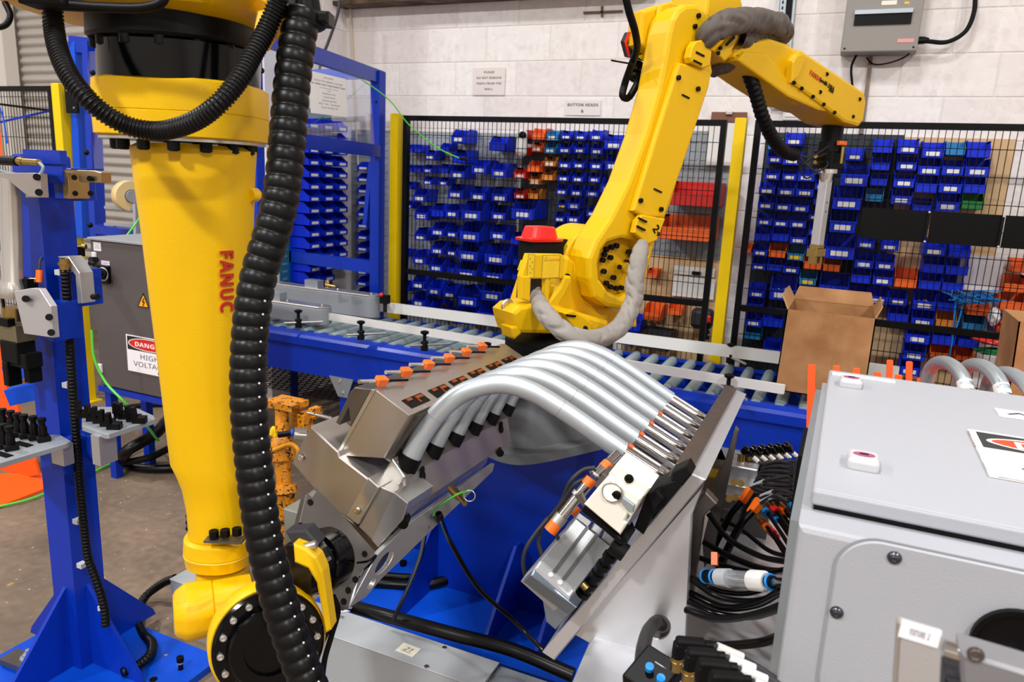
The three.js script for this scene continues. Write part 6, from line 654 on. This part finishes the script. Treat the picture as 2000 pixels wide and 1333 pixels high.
// ================================================================ gripper hanging at the left edge and the orange stop
{
  const G = thing('hanging_gripper', 'silver cylinder with a black two-jaw gripper hanging at the left of the blue stand', 'gripper'); const d = 1.95, p = (u, v) => at(u, v, d + (v - 340) * 0.0003), ax = p(28, 700).sub(p(20, 340)).normalize(), k = v => p(20 + (v - 340) / 360 * 8, v);
  part(G, 'cylinder', turned(k(350), k(600).sub(k(350)), [[0, 0], [0, 0.024], [0.27, 0.026], [0.285, 0.034], [0.305, 0.036], [0.315, 0.034], [0.315, 0]], 28), M.steel); part(G, 'neck', rod(k(600), k(625), 0.028, 24), M.brass); part(G, 'sensor_block', box(0.035, 0.022, 0.02, p(36, 626).add(V(0, 0, 0.03)), XR, UP), M.black); part(G, 'jaw_body', [box(0.075, 0.045, 0.06, p(34, 648), XR, UP, 0.003)], S(0x8a8266, 0.4, 0.8)); part(G, 'gripper_body', [box(0.07, 0.06, 0.055, p(36, 685), XR, UP, 0.003), box(0.1, 0.04, 0.05, p(44, 700), XR, UP, 0.003)], M.blackMatt); part(G, 'jaw', [box(0.022, 0.07, 0.04, p(24, 728), XR, UP, 0.003)], M.black); part(G, 'jaw', [box(0.022, 0.07, 0.04, p(64, 722), XR, UP, 0.003)], M.black); part(G, 'air_line', tube([p(2, 560), p(8, 610), p(6, 640), p(14, 660)], 0.004, 20, 8), M.black); part(G, 'fitting', [rod(p(4, 618), p(12, 620), 0.006, 10)], M.twine);
  const O = thing('orange_stop', 'bright orange welded floor bracket behind the blue stand', 'bracket'); const zf = atY(60, 960, 0).z; const oz = (a, o = 0) => a.map(b => atZ(...b, zf + o)); part(O, 'base', prism([[-80, 1010], [0, 988], [105, 948], [100, 938], [78, 922], [-80, 930]].map(a => atY(...a, 0.012)), V(0, -0.012, 0)), M.orange); part(O, 'rib', prism(oz([[-40, 862], [20, 868], [72, 896], [80, 926], [-40, 950]], -0.1), V(0, 0, 0.012)), M.orange); part(O, 'upright', prism(oz([[-40, 660], [4, 664], [8, 684], [14, 768], [27, 769], [44, 830], [44, 900], [-40, 900]], -0.12), V(0, 0, -0.012)), M.orange); many(O, 'bolt', [rod(atY(98, 934, 0.012), atY(98, 934, 0.03), 0.012, 6)], M.galv);
  const sg = thing('fence_sign', 'small orange warning sign fixed to the wire mesh at the left edge', 'sign'); card('sign', 0.1, 0.26, 0.003, at(-8, 272, 4.45), XR, UP, print(100, 260, c => { c.fillStyle = '#2a1c12'; c.fillRect(20, 30, 60, 60); c.font = 'bold 22px sans-serif'; c.fillText('STOP', 50, 130); c.fillText('2023', 50, 200); }, '#ef5a14'), sg);
  const bt = thing('blue_lead', 'thin blue cable hanging in front of the roller shutter', 'cable'); part(bt, 'lead', tube([at(-5, 200, 4.7), at(6, 230, 4.7), at(14, 280, 4.7)], 0.006, 16, 6), M.blue2); const bk = thing('cross_tie', 'black tie bars crossing behind the mesh panel by the shutter', 'tie bar'); part(bk, 'bar', [bar(at(-5, 203, 4.75), at(112, 218, 4.7), 0.014, 0.014)], M.black); part(bk, 'bar', bar(at(-5, 240, 4.75), at(100, 216, 4.7), 0.012, 0.012), M.blue);
}
// ================================================================ worn yellow pump, floor duct, hoses on the floor
{
  const worn = dataTex(256, (x, y) => { const n = fbm(x, y, 9, 4, 5) + 0.35 * per(x, y, 40, 8); const k = n > 0.1 ? 0.12 : 1; return k < 1 ? [0.16, 0.13, 0.1] : [0.9 + 0.15 * n, 0.57 + 0.2 * n, 0.05]; }, 4, true), wm = S(0xffffff, 0.5, 0, { map: worn });
  const W = thing('worn_pump', 'old orange-yellow hydraulic pump with chipped paint beside the conveyor leg', 'pump'); const d = 3.15, p = (u, v, o = 0) => at(u, v, d + o), r = n => pxm(n, d);
  part(W, 'cylinder', turned(p(553, 842), p(552, 795).sub(p(553, 842)), [[0, 0], [0, r(15)], [r(48), r(15)], [r(50), 0]], 24), wm); part(W, 'cap', box(r(66), r(12), 0.11, p(560, 788)), wm); part(W, 'bracket', [box(r(8), r(48), 0.05, p(575, 815, -0.04))], M.brass); many(W, 'valve_block', [box(r(30), r(34), 0.07, p(592, 822)), box(r(16), r(20), 0.05, p(616, 806))], wm); part(W, 'piston_rod', rod(p(600, 806, -0.02), p(648, 818, -0.02), r(4), 14), M.chrome); part(W, 'lower_body', [turned(p(555, 962), p(550, 850).sub(p(555, 962)), [[0, 0], [0, r(26)], [r(14), r(24)], [r(16), r(14)], [r(58), r(16)], [r(64), r(24)], [r(96), r(25)], [r(110), r(16)], [r(112), 0]], 24)], wm); part(W, 'handle', tube([p(534, 880, -0.06), p(570, 868, -0.08), p(582, 880, -0.08), p(578, 905, -0.05)], r(4), 24, 10), S(0xe89c12, 0.4)); part(W, 'hose', tube([p(530, 850), p(537, 838), p(540, 850), p(538, 862)], r(7), 20, 12), M.yellow2); part(W, 'coupling', [rod(p(545, 850, -0.08), p(585, 844, -0.1), r(6), 12)], M.black); part(W, 'coupling_ring', rod(p(570, 846, -0.1), p(580, 845, -0.1), r(8), 14), M.blue2); part(W, 'foot', turned(V(p(555, 965).x, 0, p(555, 965).z), UP, [[0, 0], [0, r(44)], [0.02, r(44)], [0.03, r(24)], [p(555, 962).y, r(20)], [p(555, 962).y, 0]], 24), wm);
  // floor duct with tape label
  const D = thing('floor_duct', 'grey sheet metal cable duct on the floor with a handwritten 21 label', 'cable duct'); const y = 0.2, a = atY(378, 1106, y), b = atY(976, 1295, y), c = atY(653, 1246, y), zB = (a.z + b.z) / 2 - 0.01, wd = c.z - zB, e = atY(1077, 1318, y);
  const dm = P(0x9fa3a6, 0.42, { bumpMap: T.rough, bumpScale: 0.0003 }); part(D, 'lid', box(b.x - a.x, 0.004, wd, V((a.x + b.x) / 2, y, zB + wd / 2), XR, UP, 0.001), dm); part(D, 'trough', box(b.x - a.x - 0.004, y - 0.004, wd - 0.006, V((a.x + b.x) / 2, y / 2 - 0.002, zB + wd / 2)), dm); part(D, 'end_section', box(e.x - b.x, y - 0.01, wd, V((e.x + b.x) / 2 + 0.003, y / 2 - 0.004, zB + wd / 2)), S(0x8b9299, 0.4, 0.4)); many(D, 'screw', [[684, 1190], [667, 1208], [868, 1267], [833, 1304]].map(([u, v]) => rod(atY(u, v, y + 0.002), atY(u, v, y + 0.002).add(V(0, 0.004, 0)), 0.007, 12)), M.chrome); { const q = atY(797, 1270, y + 0.003); card('tape_label', 0.062, 0.045, 0.001, q, V(1, 0, 0.05), V(0.05, 0, -1), print(160, 130, k => { k.font = 'italic 70px sans-serif'; k.fillText('21', 80, 60); k.fillRect(36, 96, 84, 5); }, '#e2dccb'), D); } { const q = atY(672, 1196, y + 0.003); part(D, 'arrow_sticker', prism([V(-0.02, 0, -0.01), V(0.015, 0, -0.012), V(-0.018, 0, 0.02)].map(v => q.clone().add(v)), V(0, 0.001, 0)), M.white); }
  const hose = (pts, rr, label, m = M.rubber) => single('floor_hose', tube(pts, rr, 60, 12), m, label, 'hose');
  hose([atY(690, 1186, 0.19), atY(760, 1205, 0.22), atY(880, 1238, 0.22), atY(1000, 1270, 0.22), atY(1120, 1320, 0.2)], 0.021, 'thick black hose lying along the back edge of the floor duct'); hose([atY(700, 1120, 0.06), atY(760, 1127, 0.05), atY(830, 1128, 0.04), atY(890, 1112, 0.05), atY(935, 1085, 0.08)], 0.016, 'upper of two black hoses on the floor beside the blue pedestal'); hose([atY(700, 1135, 0.05), atY(760, 1142, 0.04), atY(840, 1142, 0.05), atY(905, 1118, 0.06), atY(945, 1088, 0.08)], 0.02, 'lower of two black hoses on the floor beside the blue pedestal');
  hose([atY(235, 905, 0.05), atY(250, 880, 0.16), atY(300, 850, 0.2), atY(335, 815, 0.2), atY(390, 800, 0.1)], 0.03, 'fat black hose rising from the coil behind the blue stand'); hose([atY(215, 890, 0.03), atY(260, 912, 0.03), atY(340, 915, 0.03), atY(420, 900, 0.03)], 0.022, 'black hose lying flat on the floor under the cabinet'); hose([atY(235, 905, 0.07), atY(290, 895, 0.1), atY(350, 870, 0.08), atY(410, 870, 0.04)], 0.018, 'black hose looped over the others under the cabinet', M.blackMatt); hose([atY(190, 830, 0.02), atY(230, 800, 0.02), atY(320, 790, 0.02), atY(400, 800, 0.02)], 0.016, 'black hose near the back legs of the cabinet', M.blackMatt);
  single('green_cable', tube([at(179, 645, 3.2), at(184, 700, 3.2), at(205, 745, 3.2), at(237, 780, 3.15), at(262, 805, 3.2), at(300, 850, 3.4), atY(290, 868, 0.03), atY(240, 895, 0.012), atY(170, 928, 0.012), atY(110, 955, 0.012), atY(60, 975, 0.012), atY(-10, 992, 0.012)], 0.0055, 100, 8), M.greenWire, 'bright green earth cable trailing from the cabinet across the floor', 'cable'); single('green_cable', tube([at(281, 408, 4.0), at(270, 430, 4.0), at(248, 460, 3.95)], 0.005, 20, 8), M.greenWire, 'short green cable beside the tape roll', 'cable');
  // trunk along the pedestal
  const t0 = atY(750, 1123, 0), t1 = atY(885, 1030, 0); single('cable_trunking', box(0.4, 0.26, 1.0, V((t0.x + t1.x) / 2 - 0.2, 0.13, (t0.z + t1.z) / 2 - 0.1), XR, UP, 0.004), S(0x7f8076, 0.5), 'plain grey-green trunking box on the floor behind the gripping head', 'trunking');
  const rg = thing('cut_tube', 'short offcut of white tube lying on the floor', 'offcut'); part(rg, 'tube', rod(atY(760, 1186, 0.012), atY(776, 1190, 0.012), 0.01, 14), M.white); part(rg, 'end_cap', rod(atY(757, 1185, 0.012), atY(760, 1186, 0.012), 0.011, 14), M.black);
  [[318, 1266], [305, 1232]].forEach(([u, v], i) => { const q = atY(u, v, 0.008); single('loose_nut', rod(q.clone().add(V(0, -0.008, 0)), q.clone().add(V(0, 0.006, 0)), i ? 0.005 : 0.011, 6), i ? M.steel : M.black, i ? 'tiny bright nut on the concrete floor' : 'black nut lying on the concrete near the blue foot plate', 'nut'); });
}
// ================================================================ near robot: hanging forearm, wrist and hoses
{
  const R = thing('industrial_robot', 'yellow robot forearm hanging down close to the viewer with black hoses', 'robot');
  const hx = V(cam.right.x, 0, cam.right.z).normalize(), hz = hx.clone().cross(UP).normalize(); if (hz.dot(cam.fw) > 0) hz.negate();
  const dv = v => 1.36 + (v - 150) * 0.00022, pt = (u, v, o = 0) => at(u, v, dv(v) + o), sec = (u, v, hw, ky = 1, k = 2.3) => ({ o: pt(u, v), x: hx, y: hz, rx: pxm(hw, dv(v)), ry: pxm(hw, dv(v)) * ky, k });
  part(R, 'forearm', loft([sec(381, 284, 98), sec(381, 292, 112, 0.9, 2.5), sec(382, 330, 108, 0.9, 2.6), sec(388, 440, 99, 0.92, 2.6), sec(395, 600, 87, 0.95, 2.6), sec(400, 760, 73, 1, 2.6), sec(407, 895, 63, 1, 3), sec(416, 915, 62, 1, 3), sec(420, 945, 56, 1, 2.8), sec(424, 985, 53, 1, 2.6), sec(429, 1038, 54, 1, 2.4), sec(429, 1044, 50)], 48), M.yellow);
  part(R, 'forearm_boss', rod(pt(486, 381, 0), pt(500, 381, 0.02), 0.013, 20), M.yellow);
  { const T0 = [470, 500, 530, 560, 590]; const v0 = 538, r = pxm(93, dv(v0)), th = 0.86, nrm = hz.clone().multiplyScalar(Math.cos(th)).addScaledVector(hx, Math.sin(th)), y = hx.clone().multiplyScalar(Math.cos(th)).addScaledVector(hz, -Math.sin(th)); const dnv = pt(400, 620).sub(pt(391, 470)).normalize().addScaledVector(nrm, -0.09).normalize(); part(R, 'lettering', flatText('FANUC', 0.026, pt(392, v0).addScaledVector(nrm, r * 1.045), dnv, y, 0.004), S(0xb5240f, 0.5), 'red letters'); }
  // collar and black gear ring
  part(R, 'collar', [loft([sec(361, 165, 140, 0.95, 3), sec(361, 170, 147, 0.95, 3.2), sec(361, 224, 147, 0.95, 3.2), sec(361, 225.5, 145.5, 0.95, 3.2), sec(362, 227, 147, 0.95, 3.2), sec(363, 270, 144, 0.95, 3.2), sec(364, 274, 138, 0.95, 3)], 48)], M.yellow); part(R, 'shim_ring', loft([sec(364, 274, 140, 0.95, 3), sec(364, 279, 140, 0.95, 3)], 48), M.steel);
  part(R, 'gear_housing', loft([sec(356, 98, 144), sec(356, 167, 142)], 48), M.blackGloss); part(R, 'gear_flange', [loft([sec(342, 40, 150), sec(343, 86, 150), sec(344, 92, 146)], 48)], M.black);
  for (let i = 0; i < 14; i++) { const a = i / 14 * Math.PI * 2; const p1 = pt(344, 92), R1 = pxm(138, dv(92)); part(R, 'flange_bolt', bolt(p1.clone().addScaledVector(hx, Math.cos(a) * R1).addScaledVector(hz, Math.sin(a) * R1), V(0, -1, 0), 0.011, 0.014), M.black); const p2 = pt(364, 279), R2 = pxm(122, dv(279)); part(R, 'flange_bolt', bolt(p2.clone().addScaledVector(hx, Math.cos(a) * R2).addScaledVector(hz, Math.sin(a) * R2), V(0, -1, 0), 0.0105, 0.016), M.black); }
  part(R, 'elbow_casting', [loft([[-90, 255, 40, 200], [-30, 290, 44, 255], [14, 292, 44, 262], [36, 300, 44, 235], [48, 330, 44, 160]].map(([v, u, , hw]) => ({ ...sec(u, v, hw, 0.8, 4) })), 48)], M.yellow); part(R, 'elbow_bracket', [prism([at(494, 66, 1.22), at(500, 20, 1.22), at(552, 10, 1.22), at(553, 44, 1.22), at(538, 52, 1.22), at(512, 38, 1.22)], cam.fw.clone().multiplyScalar(0.08), 0.004)], M.yellow); part(R, 'elbow_pipe', tube([at(120, 8, 1.12), at(200, 14, 1.12), at(285, 14, 1.12), at(315, 4, 1.12), at(325, -20, 1.12)], 0.008, 40, 12), M.black); part(R, 'cable_box', [box(0.07, 0.03, 0.06, at(100, -6, 1.13), hx, UP, 0.006)], M.blackMatt); part(R, 'loop_cable', tube([at(-10, 55, 1.2), at(12, 48, 1.2), at(20, 30, 1.2), at(10, 5, 1.2)], 0.005, 20, 8), M.black);
  // hoses
  part(R, 'hose', corrugated([[104, -30], [103, 20], [106, 60], [116, 105], [138, 152], [168, 190], [205, 222], [250, 246], [300, 256], [345, 250], [392, 230], [430, 200], [465, 158], [495, 105], [522, 55], [545, -5], [552, -40]].map(([u, v], i) => at(u, v, 1.15 + 0.02 * Math.sin(i)))/**/, 0.0155, 0.0062, 0.15, 16), M.rubber, 'thin ribbed black hose hanging in a loop');
  const thick = [[588, 20], [583, 70], [577, 110], [569, 180], [563, 250], [556, 330], [546, 400], [530, 460], [508, 530], [494, 600], [487, 680], [485, 760], [489, 840], [496, 910], [506, 990], [517, 1060], [534, 1130], [556, 1210], [584, 1290], [612, 1360]].map(([u, v]) => at(u, v, 1.2)), TC = curve(thick), TL = TC.getLength();
  const hose = part(R, 'hose', sweep(thick, s => { const t = (s / 0.0225) % 1; return 0.029 * (0.86 + 0.16 * Math.pow(Math.sin(Math.PI * t), 0.35)); }, Math.round(TL / 0.0225 * 9), 24), M.rubber, 'thick ribbed black hose');
  const rv = []; for (let s = 0.42 * TL; s < TL; s += 0.0225) { const t = s / TL, p = TC.getPointAt(t), tg = TC.getTangentAt(t), sd = tg.clone().cross(cam.fw).normalize(); if (sd.dot(cam.right) < 0) sd.negate(); const n = sd.multiplyScalar(0.8).addScaledVector(cam.fw, -0.6).normalize(); rv.push(ball(p.addScaledVector(n, 0.0294), 0.0019, 6)); } part(hose, 'rivets', rv, M.white).userData.kind = 'stuff';
  part(R, 'hose_clamp', [turned(at(592, 58, 1.22), V(0, 1, 0), [[0, 0], [0, 0.03], [0.004, 0.036], [0.022, 0.036], [0.024, 0.03], [0.05, 0.026], [0.05, 0]], 28), box(0.05, 0.02, 0.05, at(618, 38, 1.22), hx, UP, 0.005)], M.black);
  // wrist
  part(R, 'wrist_flange', [loft([sec(430, 1040, 58), sec(430, 1044, 64), sec(430, 1068, 65), sec(430, 1070, 63.5), sec(430, 1072, 65), sec(431, 1092, 62), sec(432, 1102, 48)], 40)], M.yellow); for (const [u, v] of [[418, 1050], [440, 1048], [463, 1045]]) part(R, 'wrist_bolt', bolt(pt(u, v, -0.072), UP, 0.0095, 0.014), M.black); part(R, 'bolt_plate', box(0.075, 0.004, 0.03, pt(440, 1054, -0.07), hx, UP), M.darkSteel); for (const v of [1008, 1020, 1032]) part(R, 'wrist_bolt', bolt(pt(376, v, 0), hx.clone().negate(), 0.006, 0.012), M.black);
  part(R, 'wrist_neck', loft([sec(433, 1098, 46), sec(436, 1130, 46, 1, 3), sec(440, 1165, 54, 1, 3), sec(446, 1200, 52, 1, 3), sec(450, 1225, 30)], 36), M.yellow);
  const lx = hx.clone().multiplyScalar(-0.9).addScaledVector(hz, 0.43).normalize(), lc = at(440, 1182, 1.5); part(R, 'wrist_motor_cover', turned(lc, lx, [[-0.05, 0], [-0.05, 0.052], [0.02, 0.052], [0.022, 0.05], [0.024, 0.053], [0.05, 0.056], [0.072, 0.056], [0.09, 0.044], [0.095, 0.036], [0.095, 0]], 36), M.yellow);
  const ax = cam.fw.clone().negate().multiplyScalar(0.9).addScaledVector(cam.right, 0.42).normalize(), dc = at(518, 1236, 1.42), R0 = pxm(110, 1.38);
  part(R, 'wrist_drum', turned(dc, ax, [[-0.05, 0], [-0.05, R0 * 0.75], [0, R0 * 0.98], [0.01, R0], [0.05, R0], [0.056, R0 * 0.97], [0.056, R0 * 0.9], [0.056, 0]], 56), M.yellow); part(R, 'drum_cover', turned(dc.clone().addScaledVector(ax, 0.056), ax, [[0, R0 * 0.95], [0.008, R0 * 0.95], [0.012, R0 * 0.9], [0.012, R0 * 0.72], [0.03, R0 * 0.7], [0.034, R0 * 0.66], [0.034, R0 * 0.45], [0.022, R0 * 0.43], [0.022, 0]], 56), M.blackGloss);
  const f2 = frameOf(ax); for (let i = 0; i < 16; i++) { const a = i / 16 * Math.PI * 2; part(R, 'drum_bolt', bolt(dc.clone().addScaledVector(ax, 0.068).addScaledVector(f2.x, Math.cos(a) * R0 * 0.81).addScaledVector(f2.y, Math.sin(a) * R0 * 0.81), ax, 0.006, 0.006), M.steel); }
  part(R, 'drum_bracket', prism([[572, 1063], [596, 1072], [618, 1090], [630, 1118], [646, 1232], [636, 1238], [618, 1140], [602, 1112], [575, 1100]].map(([u, v]) => at(u, v, 1.36)), cam.fw.clone().multiplyScalar(0.05), 0.004), M.yellow); part(R, 'tool_motor', [prism([[556, 1040], [598, 1036], [622, 1064], [612, 1080], [576, 1072]].map(([u, v]) => at(u, v, 1.4)), cam.fw.clone().multiplyScalar(0.06), 0.004)], M.charcoal); part(R, 'tool_motor_pin', rod(at(588, 1072, 1.38), at(618, 1064, 1.38), 0.008, 14), M.steel);
  const fp0 = at(572, 1118, 1.42), fp1 = at(648, 1086, 1.525), fd = fp1.clone().sub(fp0); part(R, 'tool_flange', turned(fp0, fd, [[0, 0], [0, 0.05], [0.02, 0.056], [0.06, 0.056], [0.062, 0.062], [fd.length() * 0.7, 0.063], [fd.length() - 0.003, 0.06], [fd.length() - 0.003, 0]], 40), M.blackGloss, 'glossy black tool flange'); many(R, 'flange_screw', [[635, 1065], [645, 1090], [641, 1108]].map(([u, v]) => rod(at(u - 8, v + 6, 1.43), at(u, v, 1.43), 0.004, 8)), M.steel);
  many(R, 'wrist_cable', [tube([at(640, 1160, 1.45), at(652, 1190, 1.46), at(640, 1230, 1.47), at(622, 1275, 1.48), at(610, 1350, 1.5)], 0.006, 30, 8), tube([at(650, 1165, 1.46), at(660, 1192, 1.47), at(648, 1240, 1.48), at(634, 1290, 1.5), at(626, 1360, 1.52)], 0.006, 30, 8)], M.black);
}
// ---------------------------------------------------------------- seat every group at its own base
scene.updateMatrixWorld(true);
for (const o of scene.children) {
  if (!o.isGroup || o.userData.seated) { if (o.userData) delete o.userData.seated; continue; }
  const b = new THREE.Box3().setFromObject(o); if (b.isEmpty()) continue;
  const c = V((b.min.x + b.max.x) / 2, b.min.y, (b.min.z + b.max.z) / 2);
  o.position.copy(c); for (const k of o.children) k.position.sub(c);
}
renderer.render(scene, camera);
